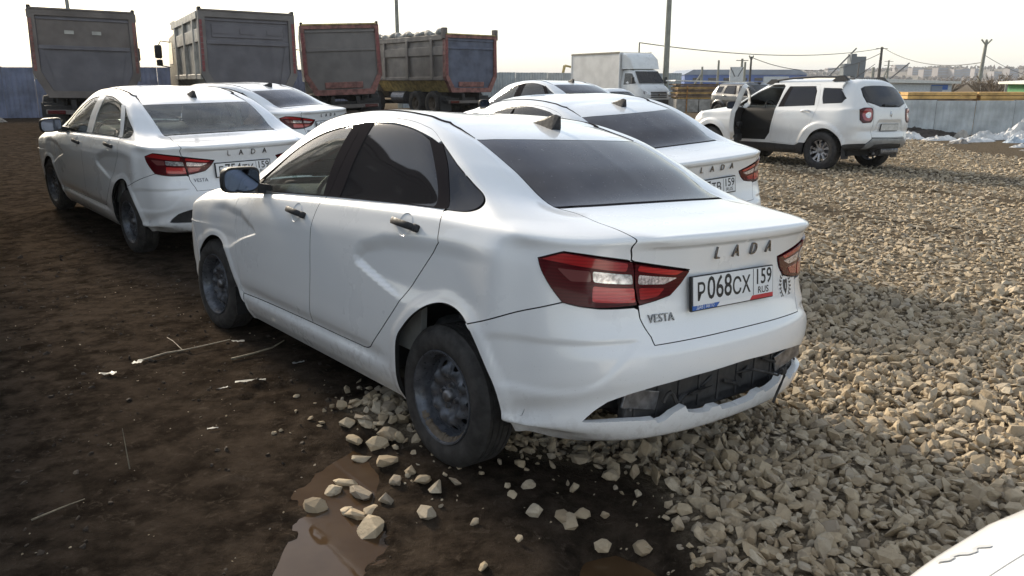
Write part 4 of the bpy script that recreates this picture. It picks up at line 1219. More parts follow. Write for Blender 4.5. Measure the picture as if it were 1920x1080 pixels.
def ground_mat():
    m, n, l, b = new_mat('mud_and_stone_dust')
    at = n.new('ShaderNodeAttribute'); at.attribute_name = 'gravel'
    v = coords(n)
    n1 = noise(n, l, v, .9, 6, .6); n2 = noise(n, l, v, 7.0, 6, .65); n3 = noise(n, l, v, 45.0, 5, .7); n4 = noise(n, l, v, 170.0, 3, .6)
    mud = mixc(n, l, mrange(n, l, n2, .30, .72), (.0155, .012, .0092), (.064, .049, .037))
    mud = mixc(n, l, mrange(n, l, n1, .45, .75, 0, .55), mud, (.033, .025, .019))
    mud = mixc(n, l, mrange(n, l, n3, .54, .76, 0, .4), mud, (.013, .009, .006))
    mud = mixc(n, l, mrange(n, l, noise(n, l, v, 18.0, 5, .7, .8), .54, .70, 0, .75), mud, (.080, .063, .048))
    mud = mixc(n, l, mrange(n, l, n4, .73, .78), mud, (.20, .17, .135))           # grit pressed into the mud
    grv = mixc(n, l, mrange(n, l, n3, .35, .65), (.12, .098, .072), (.33, .275, .20))
    grv = mixc(n, l, mrange(n, l, n2, .35, .7, 0, .4), grv, (.16, .125, .09))
    l.new(mixc(n, l, at.outputs['Fac'], mud, grv), b.inputs['Base Color'])
    wet = mrange(n, l, n2, .35, .65, .52, .85)
    l.new(mth(n, l, 'MAXIMUM', wet, mth(n, l, 'MULTIPLY', at.outputs['Fac'], .9)), b.inputs['Roughness'])
    b.inputs['Specular IOR Level'].default_value = 0.0
    hgt = mth(n, l, 'ADD', mth(n, l, 'MULTIPLY', n3, .6), mth(n, l, 'MULTIPLY', n4, .35))
    bump(n, l, b, hgt, .9, .030)
    return m
M['ground'] = ground_mat()
nx, ny = GX.shape
ii, jj = np.meshgrid(np.arange(nx - 1), np.arange(ny - 1), indexing='ij')
q = (ii * ny + jj).ravel()
GF = np.stack([q, q + ny, q + ny + 1, q + 1], 1)
ground = add('ground', fast_mesh('ground', np.stack([GX, GY, GZ], -1).reshape(-1, 3), GF, [M['ground']], {'gravel': np.maximum(gravel_w(GX, GY), np.maximum(.55 * smooth(34, 60, GY), .42 * smooth(6, 9, GX) * smooth(12, 15, GY))).ravel()}, True))
tag(ground, kind='structure')

def gz(x, y): return float(ground_h(np.array([float(x)]), np.array([float(y)]))[0])

# ------------------------------------------------------------------ water standing in the hollows
def water_mat():
    m, n, l, b = new_mat('muddy_water')
    v = coords(n)
    l.new(mixc(n, l, mrange(n, l, noise(n, l, v, 5, 4), .3, .7), (.048, .028, .014), (.066, .041, .022)), b.inputs['Base Color'])
    setp(b, rough=.03, spec=.28)
    bump(n, l, b, noise(n, l, v, 9.0, 2), .02, .01)
    return m
M['water'] = water_mat()
for poly, z in ((PUD_A, WATER_A), (PUD_B, WATER_B)):
    P = np.array(poly); c = P.mean(0); P = c + (P - c) * 1.22
    bm = MB(); f = bm.bm.faces.new([bm.bm.verts.new((x, y, z)) for x, y in P])
    tag(bm.obj('puddle', M['water']), kind='structure')

# ------------------------------------------------------------------ crushed stone
def stone_mat():
    m, n, l, b = new_mat('limestone')
    at = n.new('ShaderNodeAttribute'); at.attribute_name = 'tint'
    oi = n.new('ShaderNodeObjectInfo')
    t = mth(n, l, 'FRACT', mth(n, l, 'ADD', at.outputs['Fac'], oi.outputs['Random']))
    v = n.new('ShaderNodeNewGeometry').outputs['Position']
    rp = n.new('ShaderNodeValToRGB'); l.new(t, rp.inputs[0])
    e = rp.color_ramp.elements
    e[0].position = 0; e[0].color = (.31, .245, .165, 1); e[1].position = 1; e[1].color = (.41, .335, .235, 1)
    for p, c in ((.2, (.43, .35, .24)), (.4, (.46, .385, .28)), (.6, (.38, .305, .21)), (.75, (.48, .415, .315)), (.88, (.32, .27, .21))):
        x = e.new(p); x.color = (*c, 1)
    f = noise(n, l, v, 60.0, 5, .65)
    geo = n.new('ShaderNodeNewGeometry')
    col = mixc(n, l, mrange(n, l, f, .40, .75, 0, .5), rp.outputs['Color'], (.27, .21, .145))
    l.new(col, b.inputs['Base Color'])
    setp(b, rough=.88, spec=.25)
    g2 = noise(n, l, v, 220.0, 4, .7); bump(n, l, b, mth(n, l, 'ADD', f, mth(n, l, 'MULTIPLY', g2, .5)), .55, .007)
    return m
M['stone'] = stone_mat()
prnd = random.Random(5)
def stone_proto(npts):
    b = MB(); pts = []
    ax = (1, prnd.uniform(.62, .95), prnd.uniform(.32, .62))
    while len(pts) < npts:
        p = Vector((prnd.gauss(0, 1), prnd.gauss(0, 1), prnd.gauss(0, 1)))
        if p.length < .2: continue
        p = p.normalized() * prnd.uniform(.86, 1.08)
        pts.append((p.x * ax[0] * .5, p.y * ax[1] * .5, p.z * ax[2] * .5))
    b.hull(pts)
    if npts > 9:
        bmesh.ops.bevel(b.bm, geom=[e for e in b.bm.edges if e.calc_face_angle(0) > .3], offset=.010, segments=1, profile=.5, affect='EDGES', clamp_overlap=True)
        for q_ in b.bm.verts: q_.co *= 1 + prnd.uniform(-.03, .03)
    bmesh.ops.triangulate(b.bm, faces=b.bm.faces[:])
    me = b.mesh('stone', M['stone'])
    V = np.zeros(len(me.vertices) * 3); me.vertices.foreach_get('co', V); F = np.array([tuple(p.vertices) for p in me.polygons])
    return me, V.reshape(-1, 3), F
PRO_HI = [stone_proto(12 + 3 * (k % 6)) for k in range(26)]
PRO_LO = [stone_proto(9) for _ in range(10)]

def rand_rot(n, rng, tilt=.7):
    a = rng.uniform(0, 2 * PI, n); b = rng.normal(0, tilt, n); c = rng.normal(0, tilt, n)
    ca, sa, cb, sb, cc, sc = np.cos(a), np.sin(a), np.cos(b), np.sin(b), np.cos(c), np.sin(c)
    Z = np.zeros((n, 3, 3)); Z[:, 0, 0] = ca; Z[:, 0, 1] = -sa; Z[:, 1, 0] = sa; Z[:, 1, 1] = ca; Z[:, 2, 2] = 1
    Y = np.zeros((n, 3, 3)); Y[:, 1, 1] = 1; Y[:, 0, 0] = cb; Y[:, 0, 2] = sb; Y[:, 2, 0] = -sb; Y[:, 2, 2] = cb
    X = np.zeros((n, 3, 3)); X[:, 0, 0] = 1; X[:, 1, 1] = cc; X[:, 1, 2] = -sc; X[:, 2, 1] = sc; X[:, 2, 2] = cc
    return Z @ Y @ X

def scatter():
    rng = np.random.default_rng(21)
    X, Y, S = [], [], []
    for y0, y1, sp, mean in ((1.9, 5.2, .031, .044), (5.2, 9.5, .046, .052), (9.5, 15.0, .068, .060), (15.0, 23.5, .095, .066)):
        yy = np.arange(y0, y1, sp); xx = np.arange(-1.2, .88 * y1 + 1.6, sp)
        a, b = np.meshgrid(xx, yy); a = a.ravel() + rng.uniform(-.6, .6, a.size) * sp; b = b.ravel() + rng.uniform(-.6, .6, b.size) * sp
        k = a < .86 * b + 1.5
        a, b = a[k], b[k]
        w = gravel_w(a, b)
        k = rng.random(len(a)) < np.maximum(w * 1.05, .0)
        a, b = a[k], b[k]
        X.append(a); Y.append(b); S.append(np.clip(rng.lognormal(math.log(mean * .9), .48, len(a)), mean * .25, mean * 2.1))
    # thin spread of stones trodden into the mud near the edge
    a = rng.uniform(-1.2, 2.4, 5200); b = rng.uniform(1.9, 5.0, 5200)
    sd_ = gdist(a, b, GRAVEL)
    k = (sd_ > -.05) & (rng.random(len(a)) < np.exp(-np.maximum(sd_, 0) / .16) * .34) & (gdist(a, b, PUD_A) > -.02)
    X.append(a[k]); Y.append(b[k]); S.append(np.clip(rng.lognormal(math.log(.032), .5, k.sum()), .010, .075))
    # grit all over the near mud
    a = rng.uniform(-3.4, 1.0, 420); b = rng.uniform(1.9, 6.5, 420); k = gdist(a, b, PUD_A) > 0
    X.append(a[k]); Y.append(b[k]); S.append(rng.uniform(.004, .014, k.sum()))
    return np.concatenate(X), np.concatenate(Y), np.concatenate(S), rng
SX, SY, SS, srng = scatter()
SH = ground_h(SX, SY)
SZ = SH + SS * srng.uniform(-.05, .26, len(SS)) + np.where(SS > .03, srng.uniform(0, .018, len(SS)), 0)
SR = rand_rot(len(SS), srng)
# the largest in view become single objects
def in_view(x, y, z, marg=0):
    cp, sp_ = math.cos(CAM_PITCH), math.sin(CAM_PITCH)
    d = y * cp - (z - CAM_H) * sp_; v = y * sp_ + (z - CAM_H) * cp
    return (np.abs(x / d * 1471) < 955 - marg) & (np.abs(v / d * 1471) < 538 - marg) & (d > .5)
under = gdist(SX, SY, [(-.15, 2.95), (1.15, 4.0), (-.6, 6.4), (-2.1, 5.2)]) < .05
score = np.where(in_view(SX, SY, SZ) & ~under, SS / np.hypot(SX, SY), 0)
big = np.argsort(-score)[:268]
LOOSE = [(-.79, 2.82, .085), (-.71, 3.02, .085), (-.74, 2.95, .075), (-.62, 2.93, .105), (-.51, 2.85, .07), (-.62, 2.78, .10), (-.555, 2.79, .065), (-.66, 2.80, .06), (-.54, 2.66, .115), (-.49, 3.0, .065), (-.31, 2.93, .08), (-.33, 2.74, .085),
         (-.38, 2.99, .08), (.09, 2.74, .07), (.20, 2.69, .075), (.07, 2.94, .05), (.34, 2.56, .06), (-.44, 3.08, .06), (-.24, 2.98, .05), (.22, 2.66, .08), (.27, 2.72, .06), (.0, 2.84, .04), (-.10, 2.38, .045), (.48, 2.55, .06), (-.56, 3.18, .085), (-.68, 3.24, .08), (-.62, 3.33, .09), (-.74, 3.38, .085), (-.58, 3.40, .10), (-.70, 3.50, .09), (-.80, 3.52, .075)]
for k, i in enumerate(list(big) + list(range(len(LOOSE)))):
    if k < len(big):
        p = (SX[i], SY[i], SZ[i]); s = SS[i] * .95; R = Matrix(SR[i].tolist()).to_4x4()
    else:
        x, y, s = LOOSE[i]; x *= .982; y *= .982
        p = (x, y, max(gz(x, y), WATER_A - .01) + s * .14); R = Matrix.Rotation(prnd.uniform(0, 6.3), 4, 'Z') @ Matrix.Rotation(prnd.gauss(0, .5), 4, 'X'); s *= 1.15
    add('stone', PRO_HI[k % len(PRO_HI)][0], ground, m4=Matrix.Translation(p) @ R @ Matrix.Scale(s * 1.15, 4))
rest = np.ones(len(SS), bool); rest[big] = False
Vs, Fs, Ts = [], [], []; nv = 0
far = SY > 6.0
for protos, msk in ((PRO_HI, rest & ~far), (PRO_LO, rest & far)):
    idx = np.where(msk)[0]; pick = srng.integers(0, len(protos), len(idx))
    for k, (me_, PV, PF) in enumerate(protos):
        a = idx[pick == k]
        if len(a) == 0: continue
        V = np.einsum('nij,vj->nvi', SR[a] * (SS[a] * 1.12)[:, None, None], PV)
        if protos is PRO_LO: V[..., 2] *= .62
        V = V + np.stack([SX[a], SY[a], SZ[a]], 1)[:, None, :]
        Fk = PF[None] + (nv + np.arange(len(a)) * len(PV))[:, None, None]
        Vs.append(V.reshape(-1, 3)); Fs.append(Fk.reshape(-1, 3)); Ts.append(np.repeat(srng.random(len(a)), len(PV))); nv += len(a) * len(PV)
gravel = add('gravel', fast_mesh('gravel', np.concatenate(Vs), np.concatenate(Fs), [M['stone']], {'tint': np.concatenate(Ts)}))
tag(gravel, kind='stuff')

# ------------------------------------------------------------------ loose clods of mud
M['clod'] = simple('mud_clod', (.034, .024, .016), .95, var=.4, vscale=30, bmp=.6, bscale=80)
crng = np.random.default_rng(77)
cx_ = crng.uniform(-5.5, 1.3, 9000); cy_ = crng.uniform(1.8, 9.0, 9000)
k = (gdist(cx_, cy_, PUD_A) > .03) & (gravel_w(cx_, cy_) < .5) & (fbm(cx_ * 1.4, cy_ * 1.4, 3) > -.03) & (crng.random(9000) < .55)
cx_, cy_ = cx_[k], cy_[k]; cs_ = np.clip(crng.lognormal(math.log(.016), .5, k.sum()), .006, .07); R_c = rand_rot(len(cs_), crng)
czz = ground_h(cx_, cy_) + cs_ * .02
Vs, Fs = [], []; nv = 0
for kk, (me_, PV, PF) in enumerate(PRO_HI):
    a = np.arange(len(cs_))[kk::len(PRO_HI)]
    V = np.einsum('nij,vj->nvi', R_c[a] * cs_[a][:, None, None], PV) + np.stack([cx_[a], cy_[a], czz[a]], 1)[:, None, :]
    Fs.append((PF[None] + (nv + np.arange(len(a)) * len(PV))[:, None, None]).reshape(-1, 3)); Vs.append(V.reshape(-1, 3)); nv += len(a) * len(PV)
tag(add('mud_clods', fast_mesh('mud_clods', np.concatenate(Vs), np.concatenate(Fs), [M['clod']])), kind='stuff')

# ------------------------------------------------------------------ litter and twigs on the mud
M['film_white'] = simple('white_film_plastic', (.48, .48, .46), .5, var=.25, vscale=30)
M['dry_stem'] = simple('dry_stem', (.17, .145, .10), .8, var=.3, vscale=30)
M['pale_twig'] = simple('pale_twig', (.26, .225, .17), .8, var=.3, vscale=40)
def scrap(x, y, L, W, ang, label, mat='film_white'):
    b = MB(); n, m_ = 7, 3; rr = random.Random(int(x * 1000 + y * 777)); g = []
    for i in range(n):
        w = W * (.35 + .65 * math.sin(PI * (i + .4) / n)) * rr.uniform(.6, 1.1)
        g.append([b.bm.verts.new(((i / (n - 1) - .5) * L, (j / (m_ - 1) - .5) * w, rr.uniform(.0, .3) * W + .004)) for j in range(m_)])
    for i in range(n - 1):
        for j in range(m_ - 1): b.bm.faces.new((g[i][j], g[i + 1][j], g[i + 1][j + 1], g[i][j + 1]))
    bmesh.ops.solidify(b.bm, geom=b.bm.faces[:], thickness=.0015)
    tag(b.obj('litter_scrap', M[mat], smooth=60, loc=(x, y, gz(x, y) + .004), rot=(0, 0, ang)), label, 'litter')
scrap(-1.43, 4.02, .16, .035, .25, 'long white plastic scrap on the mud below the sedan\'s front door')
scrap(-1.55, 3.94, .05, .02, .7, 'tiny white chip beside the long white plastic scrap')
scrap(-2.19, 4.33, .07, .045, .9, 'white flattened end of the pale twig on the mud')
scrap(-2.27, 4.14, .09, .05, .2, 'dull grey plastic flake on the mud left of the twig')
scrap(-1.25, 4.33, .07, .03, .5, 'small white shred in the shade under the sedan\'s sill')
scrap(-1.72, 4.68, .08, .03, .1, 'grey-white shred lying behind the front wheel')
scrap(-1.42, 3.43, .05, .02, .3, 'white crumb of plastic near the churned mud')
def twig(pts, r, label, mat='pale_twig', side=()):
    b = MB(); p3 = [(x, y, gz(x, y) + .012 + dz) for x, y, dz in pts]
    b.tube(p3, [r * (1 - .6 * i / (len(p3) - 1)) for i in range(len(p3))], 6)
    for s in side: b.tube([(x, y, gz(x, y) + .012 + dz) for x, y, dz in s], r * .4, 5)
    o = b.obj('twig', M[mat]); tag(o, label, 'twig')
twig([(-2.18, 4.36, 0), (-2.08, 4.46, .01), (-1.98, 4.52, .0), (-1.86, 4.62, .015), (-1.76, 4.66, .03)], .006, 'pale forked twig lying on the mud by the front wheel', side=[[(-2.0, 4.51, 0), (-2.12, 4.66, .02), (-2.2, 4.76, .01)]])
twig([(-1.66, 4.38, 0), (-1.56, 4.46, .005), (-1.46, 4.53, .02), (-1.40, 4.58, .05)], .008, 'flattened grey-green stalk on the mud beside the sill', 'dry_stem')
twig([(-1.62, 3.02, 0), (-1.64, 3.05, .07), (-1.66, 3.08, .16)], .003, 'thin dry grass stem standing up from the mud', 'dry_stem')
twig([(-1.80, 2.62, 0), (-1.72, 2.70, .01), (-1.66, 2.74, .02)], .004, 'short bent straw lying low on the near mud', 'dry_stem')
# ------------------------------------------------------------------ dump trucks
M['bed_grey'] = simple('dusty_grey_steel', (.165, .148, .138), .6, .15, var=.16, vscale=1.3, bmp=.15, bscale=30)
M['bed_blue'] = simple('worn_blue_steel', (.125, .117, .128), .55, .15, var=.18, vscale=1.3, bmp=.15, bscale=30)
M['bed_deep_blue'] = simple('scraped_blue_steel', (.085, .095, .135), .5, .2, var=.30, vscale=2.0, bmp=.15, bscale=30)
M['bed_brown'] = simple('muddy_brown_steel', (.150, .128, .115), .75, .0, var=.2, vscale=1.6, bmp=.3, bscale=40)
M['bed_red'] = simple('faded_red_paint', (.20, .085, .07), .65, .0, var=.45, vscale=6)
M['bed_side'] = simple('pale_grey_bed_side', (.40, .385, .35), .5, .1, var=.3, vscale=3)
M['bed_dark'] = simple('brown_grey_bed_side', (.16, .14, .125), .55, .15, var=.2, vscale=1.5)
M['bed_yellow'] = simple('yellow_rim', (.40, .31, .12), .6, var=.4, vscale=6)
M['chassis'] = simple('greasy_chassis', (.018, .016, .015), .7, var=.4, vscale=10)
M['cab_orange'] = simple('cab_paint', (.42, .36, .26), .4, var=.2)
M['reflex_red'] = simple('red_reflective_tape', (.20, .045, .045), .45, var=.3, vscale=8)
M['tarp'] = simple('grey_tarpaulin', (.24, .235, .22), .8, var=.3, vscale=10, bmp=.6, bscale=14)
TRK = {}
def truck_wheel():
    b = MB().lathe([(.27, .13), (.30, .15), (.42, .155), (.49, .14), (.515, .12), (.52, .09), (.52, -.09), (.515, -.12), (.49, -.14), (.30, -.15), (.27, -.13)], n=36)
    for k in range(30):
        a = 2 * PI * k / 30
        b.box((0, 0, 0), (.03, .13, .045), rot=Matrix.Rotation(-a, 4, 'Y') @ Matrix.Translation((.515, .055 if k % 2 else -.055, 0)))
    TRK['tyre'] = b.mesh('tyre', M['rubber'], 40)
    TRK['rim'] = MB().lathe([(.27, .12), (.24, .10), (.20, .02), (.10, .03), (.09, .10), (.0, .10)], n=24).mesh('rim', M['wheel_mud'], 40)
truck_wheel()

def dump_truck(label, x, y, phi, roll, h=3.25, panel='bed_grey', frame='bed_brown', rim='bed_brown', style=0, z=None, tarp=False, posts=False, side='bed_side'):
    z = gz(x, y) if z is None else z
    t = empty('dump_truck', label=label, cat='truck', group='dump trucks lined up along the fence',
              mat4=Matrix.Translation((x, y, z)) @ Matrix.Rotation(PI / 2 + phi, 4, 'Z') @ Matrix.Rotation(roll, 4, 'X'))
    W = 1.275; L = 5.7; zb = 1.02; zc = 1.48; wb = .88          # half width, length, floor, chamfer top, half floor width
    def sect(x0, w, top, bot, cham, wbot, off=0.0):
        return [(x0, w, top), (x0, w, cham), (x0, wbot, bot), (x0, -wbot, bot), (x0, -w, cham), (x0, -w, top)]
    # bed shell: open-topped trough
    b = MB(); th = .07
    A = [b.bm.verts.new(p) for p in sect(.10, W - .06, h - .06, zb, zc, wb)]; B = [b.bm.verts.new(p) for p in sect(L, W - .06, h - .06, zb, zc, wb)]
    C_ = [b.bm.verts.new(p) for p in sect(.10, W - .06 - th, h - .06, zb + th, zc, wb - .03)]; D = [b.bm.verts.new(p) for p in sect(L, W - .06 - th, h - .06, zb + th, zc, wb - .03)]
    for k in range(5):
        b.bm.faces.new((A[k], A[k + 1], B[k + 1], B[k])); b.bm.faces.new((C_[k + 1], C_[k], D[k], D[k + 1])); b.bm.faces.new((A[k + 1], A[k], C_[k], C_[k + 1])); b.bm.faces.new((B[k], B[k + 1], D[k + 1], D[k]))
    b.bm.faces.new((A[0], B[0], D[0], C_[0])); b.bm.faces.new((B[5], A[5], C_[5], D[5]))
    bed = b.obj('bed', M[side], t)
    b = MB(); b.box((L + .05, 0, (zb + h) / 2), (.10, 2 * W - .1, h - zb)); b.box((L + .5, 0, h + .05), (1.0, 2 * W - .1, .06)); b.obj('headboard', M[side], t)
    # rails and posts of both flanks
    for s in (1, -1):
        for zz, hh, dd in ((h - .10, .20, .09), (h - .62, .34, .07), (zc + .06, .14, .08)):
            r = MB(); r.box((L / 2 + .05, s * (W - .06 + dd / 2), zz), (L - .1, dd, hh), .012); r.obj('side_rail', M[side], t)
        for xx in (.95, 2.9, 4.9):
            r = MB(); r.box((xx, s * (W - .015), (zc + h) / 2 - .05), (.17, .10, h - zc - .12), .012); r.obj('side_post', M[side], t)
        r = MB(); r.prism([(W - .06, zc - .02), (wb + .02, zb - .02), (wb - .06, zb + .02), (W - .14, zc + .02)] if s > 0 else [(-W + .06, zc - .02), (-wb - .02, zb - .02), (-wb + .06, zb + .02), (-W + .14, zc + .02)], .15, L, 'YZ'); r.obj('lower_plate', M['bed_yellow' if style == 3 else side], t)
    # tailgate: frame, recessed sheet, ridges
    tg = MB(); x0, x1 = -.10, .10
    out = [(W, h), (W + .02, 1.62), (.98, zb - .02), (-.98, zb - .02), (-W - .02, 1.62), (-W, h)]
    fw = .17 if style in (0, 1) else .13
    inn = [(W - fw, h - fw * .9), (W - fw, 1.68), (.86, zb + .16), (-.86, zb + .16), (-W + fw, 1.68), (-W + fw, h - fw * .9)]
    vo0 = [tg.bm.verts.new((x0, p, q)) for p, q in out]; vi0 = [tg.bm.verts.new((x0, p, q)) for p, q in inn]
    vo1 = [tg.bm.verts.new((x1, p, q)) for p, q in out]; vi1 = [tg.bm.verts.new((x1, p, q)) for p, q in inn]
    for k in range(6):
        j = (k + 1) % 6
        tg.bm.faces.new((vo0[k], vo0[j], vi0[j], vi0[k])); tg.bm.faces.new((vo1[j], vo1[k], vi1[k], vi1[j])); tg.bm.faces.new((vo0[j], vo0[k], vo1[k], vo1[j])); tg.bm.faces.new((vi0[k], vi0[j], vi1[j], vi1[k]))
    gate = tg.obj('tailgate', M[frame], t)
    sh = MB(); sh.prism(inn, -.03, .0, 'YZ'); sh.obj('tailgate_sheet', M[panel], gate)
    if style in (0, 1):
        zr = h - .95 if style == 0 else h - .80
        for zz, hh, dd in ((zr, .10, .05), (h - .22, .06, .03)):
            r = MB(); r.box((-.035 - dd / 2, 0, zz), (dd, 2 * (W - fw) - .01, hh), .01); r.obj('tailgate_ridge', M[panel], gate)
        for sy in (1, -1):
            r = MB(); r.hull([(-.06, sy * (W - fw - .01), zr), (-.06, sy * (W - fw - .10), zr), (-.06, sy * (W - fw - .01), 1.66), (-.06, sy * (W - fw - .10), 1.66), (-.06, sy * .78, zb + .17), (-.06, sy * .86, zb + .17)] + [(-.032, sy * (W - fw - .01), zr), (-.032, sy * .84, zb + .17)]); r.obj('tailgate_ridge', M[panel], gate)
        if style == 0:
            r = MB(); r.box((-.034, 0, (zr + h - .18) / 2), (.012, 2 * (W - fw) - .03, h - .22 - zr)); r.obj('upper_sheet', M[frame], gate)
            for sy in (.35, -.30):
                r = MB(); r.box((-.04, sy, h - .55), (.03, .22, .09)); r.obj('scuff_plate', M['bed_side'], gate)
        else:
            r = MB(); r.box((-.045, 0, h - .50), (.03, 1.9, .34), .01); r.obj('tailgate_ridge', M[panel], gate)
            for sy in (.72, .0, -.72):
                r = MB(); r.box((-.068, sy, h - .50), (.02, .42, .13)); r.obj('tailgate_slot', M['bed_blue'], gate)
    else:
        for zz in ((h - .80, h - .2) if style == 2 else (h - .20, h - .52)):
            r = MB(); r.box((-.05, 0, zz), (.05, 2 * (W - fw) - .02, .07), .01); r.obj('tailgate_ridge', M[panel], gate)
        r = MB(); r.box((-.06, 0, zb + .30), (.06, 1.25, .20), .015); r.obj('step_plate', M[frame], gate)
    for s in (1, -1):
        r = MB()
        for k in range(9): r.box((-.107, s * (W - .055), 1.75 + k * (h - 1.9) / 9), (.008, .07, (h - 1.9) / 9 * .92))
        r.obj('reflective_tape', M['reflex_red' if style else 'bed_red'], gate)
        hg = MB(); hg.box((.02, s * (W - .05), h + .03), (.22, .09, .14), .02); hg.obj('hinge', M['chassis'], gate)
        if posts:
            r = MB(); r.box((.0, s * (W - .02), h + .05), (.18, .20, .42), .015); r.obj('corner_post', M['bed_brown'], t)
    b = MB(); b.box((-.02, 0, h + .02), (.20, 2 * W - .1, .05), .01); b.obj('top_rim', M[rim], gate)
    # chassis, lights, flaps
    b = MB()
    for s in (1, -1): b.box((3.7, s * .42, .82), (7.6, .12, .26))
    b.box((.2, 0, .72), (.10, 2.3, .14), .01); b.box((3.5, 0, .90), (.5, 1.6, .2))
    for xx in (1.15, 2.5, 6.1): b.cyl((xx, -1.0, .52), (xx, 1.0, .52), .09, n=10)
    b.obj('chassis', M['chassis'], t)
    b = MB(); b.box((-.02, 0, .62), (.08, 2.2, .12), .01); bar = b.obj('rear_bar', M['bed_brown'], t)
    for s in (1, -1):
        r = MB(); r.box((-.08, s * .85, .62), (.05, .42, .10), .01); r.obj('tail_light', M['lens_dark'], t)
        r = MB(); r.box((.45, s * .95, .55), (.02, .55, .62)); r.obj('mud_flap', M['black_plastic'], t)
        for xx in (1.15, 2.5):
            for oy in (.72, 1.06):
                w = add('wheel', TRK['tyre'], t, loc=(xx, s * oy, .52), rot=(0, 0, 0 if s > 0 else PI)); add('rim', TRK['rim'], w)
        w = add('wheel', TRK['tyre'], t, loc=(6.1, s * 1.05, .52), rot=(0, 0, 0 if s > 0 else PI)); add('rim', TRK['rim'], w)
        b = MB(); b.cyl((3.6, s * .85, .75), (4.7, s * .85, .75), .28, n=16); b.obj('fuel_tank', M['bare_steel'], t)
    # cab
    b = MB(); b.prism([(6.0, .75), (7.95, .75), (8.0, 1.5), (7.85, 2.05), (7.55, 2.85), (6.0, 2.95)], -1.2, 1.2, 'XZ'); b.bevel_all(.06)
    cab = b.obj('cab', M['cab_orange'], t, smooth=40)
    b = MB(); b.prism([(7.86, 2.08), (7.60, 2.78), (7.62, 2.79), (7.885, 2.09)], -1.05, 1.05, 'XZ'); b.obj('windscreen', M['tint'], cab)
    for s in (1, -1):
        b = MB(); b.prism([(6.7, 2.0), (7.65, 2.0), (7.45, 2.7), (6.7, 2.7)], s * 1.2, s * 1.212, 'XZ'); b.obj('side_window', M['tint'], cab)
        b = MB(); b.tube([(7.6, s * 1.2, 2.75), (7.72, s * 1.45, 2.78), (7.75, s * 1.52, 2.65)], .018); b.tube([(7.72, s * 1.2, 1.9), (7.75, s * 1.5, 1.95)], .018)
        b.box((7.75, s * 1.55, 2.42), (.14, .24, .46), .05); b.box((7.75, s * 1.53, 2.05), (.12, .20, .22), .04)
        b.obj('wing_mirror', M['black_plastic'], cab, smooth=40)
    if tarp:
        b = MB(); rr = random.Random(4)
        b.tube([(.25 + k * .11, W - .14 + .05 * math.sin(k * .9) + rr.uniform(-.02, .02), h + .07 + .04 * math.sin(k * .55 + 1)) for k in range(50)], [.12 + .035 * math.sin(k * .8) + rr.uniform(-.025, .025) for k in range(50)], 10)
        tp = b.obj('rolled_tarpaulin', M['tarp'], None, smooth=60); tp.parent = t
    return t
R_ = math.radians
dump_truck('grey dump truck at the far left, brown chamfered tailgate with two pale scuffs', -11.55, 22.1, R_(27), .022, panel='bed_blue', frame='bed_brown', style=0)
dump_truck('blue-grey dump truck, second from the left, with sunlit pale side', -7.33, 22.67, R_(29), .018, panel='bed_blue', frame='bed_grey', style=1)
dump_truck('smaller dump truck with yellow top rim and red tape down its tailgate', -5.62, 27.4, R_(15), -.036, panel='bed_grey', frame='bed_red', rim='bed_yellow', style=2)
dump_truck('blue tailgate dump truck with red frame, corner posts and rolled tarpaulin', -1.72, 33.6, R_(38), .004, panel='bed_deep_blue', frame='bed_red', rim='bed_yellow', style=3, tarp=True, posts=True, side='bed_dark')
dump_truck('dump truck just outside the left edge, dark tyre beside the mud', -5.35, 5.75, R_(38), .0, panel='bed_grey', frame='bed_brown', style=0)
dump_truck('dump truck outside the frame on the left, mirrored in the side windows', -4.6, -2.6, R_(38), .0, panel='bed_grey', frame='bed_brown', style=0)
# ------------------------------------------------------------------ the SUV with its door open (same method: x ahead of the rear axle)
QZ = [.27, .33, .42, .52, .60, .72, .84, .95, 1.04]
QW = [.80, .85, .872, .878, .885, .898, .895, .885, .872]
QREAR = [(-.62, .38), (-.74, .42), (-.80, .50), (-.815, .58), (-.80, .66), (-.785, .72), (-.80, .80), (-.795, .92), (-.785, 1.03)]
QFRONT = [(3.30, .27), (3.42, .33), (3.48, .42), (3.50, .52), (3.50, .60), (3.49, .72), (3.47, .84), (3.42, .93), (3.34, .99)]
QTAIL = [(0, 0, 0), (.006, .25, 0), (.025, .48, 0), (.055, .62, .03), (.10, .72, .10), (.18, .80, .3), (.30, .86, .6)]
# rows 9..14: shoulder, glass foot, mid, glass head, roof edge, crown
QUP_T = [[(-.770, 0, 1.10), (-.755, 0, 1.145), (-.655, 0, 1.32), (-.52, 0, 1.505), (-.46, 0, 1.575), (.0, 0, 1.625)],
         [(-.765, .25, 1.10), (-.750, .25, 1.145), (-.650, .24, 1.32), (-.515, .23, 1.503), (-.455, .22, 1.573), (.02, 0, 1.627)],
         [(-.750, .47, 1.10), (-.735, .46, 1.143), (-.635, .44, 1.318), (-.50, .42, 1.498), (-.44, .40, 1.567), (.05, 0, 1.63)],
         [(-.730, .60, 1.098), (-.715, .585, 1.140), (-.615, .555, 1.312), (-.48, .52, 1.490), (-.41, .49, 1.558), (.08, 0, 1.632)],
         [(-.690, .70, 1.095), (-.675, .685, 1.138), (-.575, .645, 1.308), (-.44, .585, 1.484), (-.36, .545, 1.552), (.12, 0, 1.634)],
         [(-.600, .785, 1.092), (-.585, .765, 1.135), (-.48, .705, 1.305), (-.34, .630, 1.486), (-.24, .580, 1.558), (.17, 0, 1.637)],
         [(-.46, .842, 1.09), (-.44, .815, 1.13), (-.34, .745, 1.305), (-.20, .658, 1.492), (-.10, .600, 1.568), (.23, 0, 1.64)]]
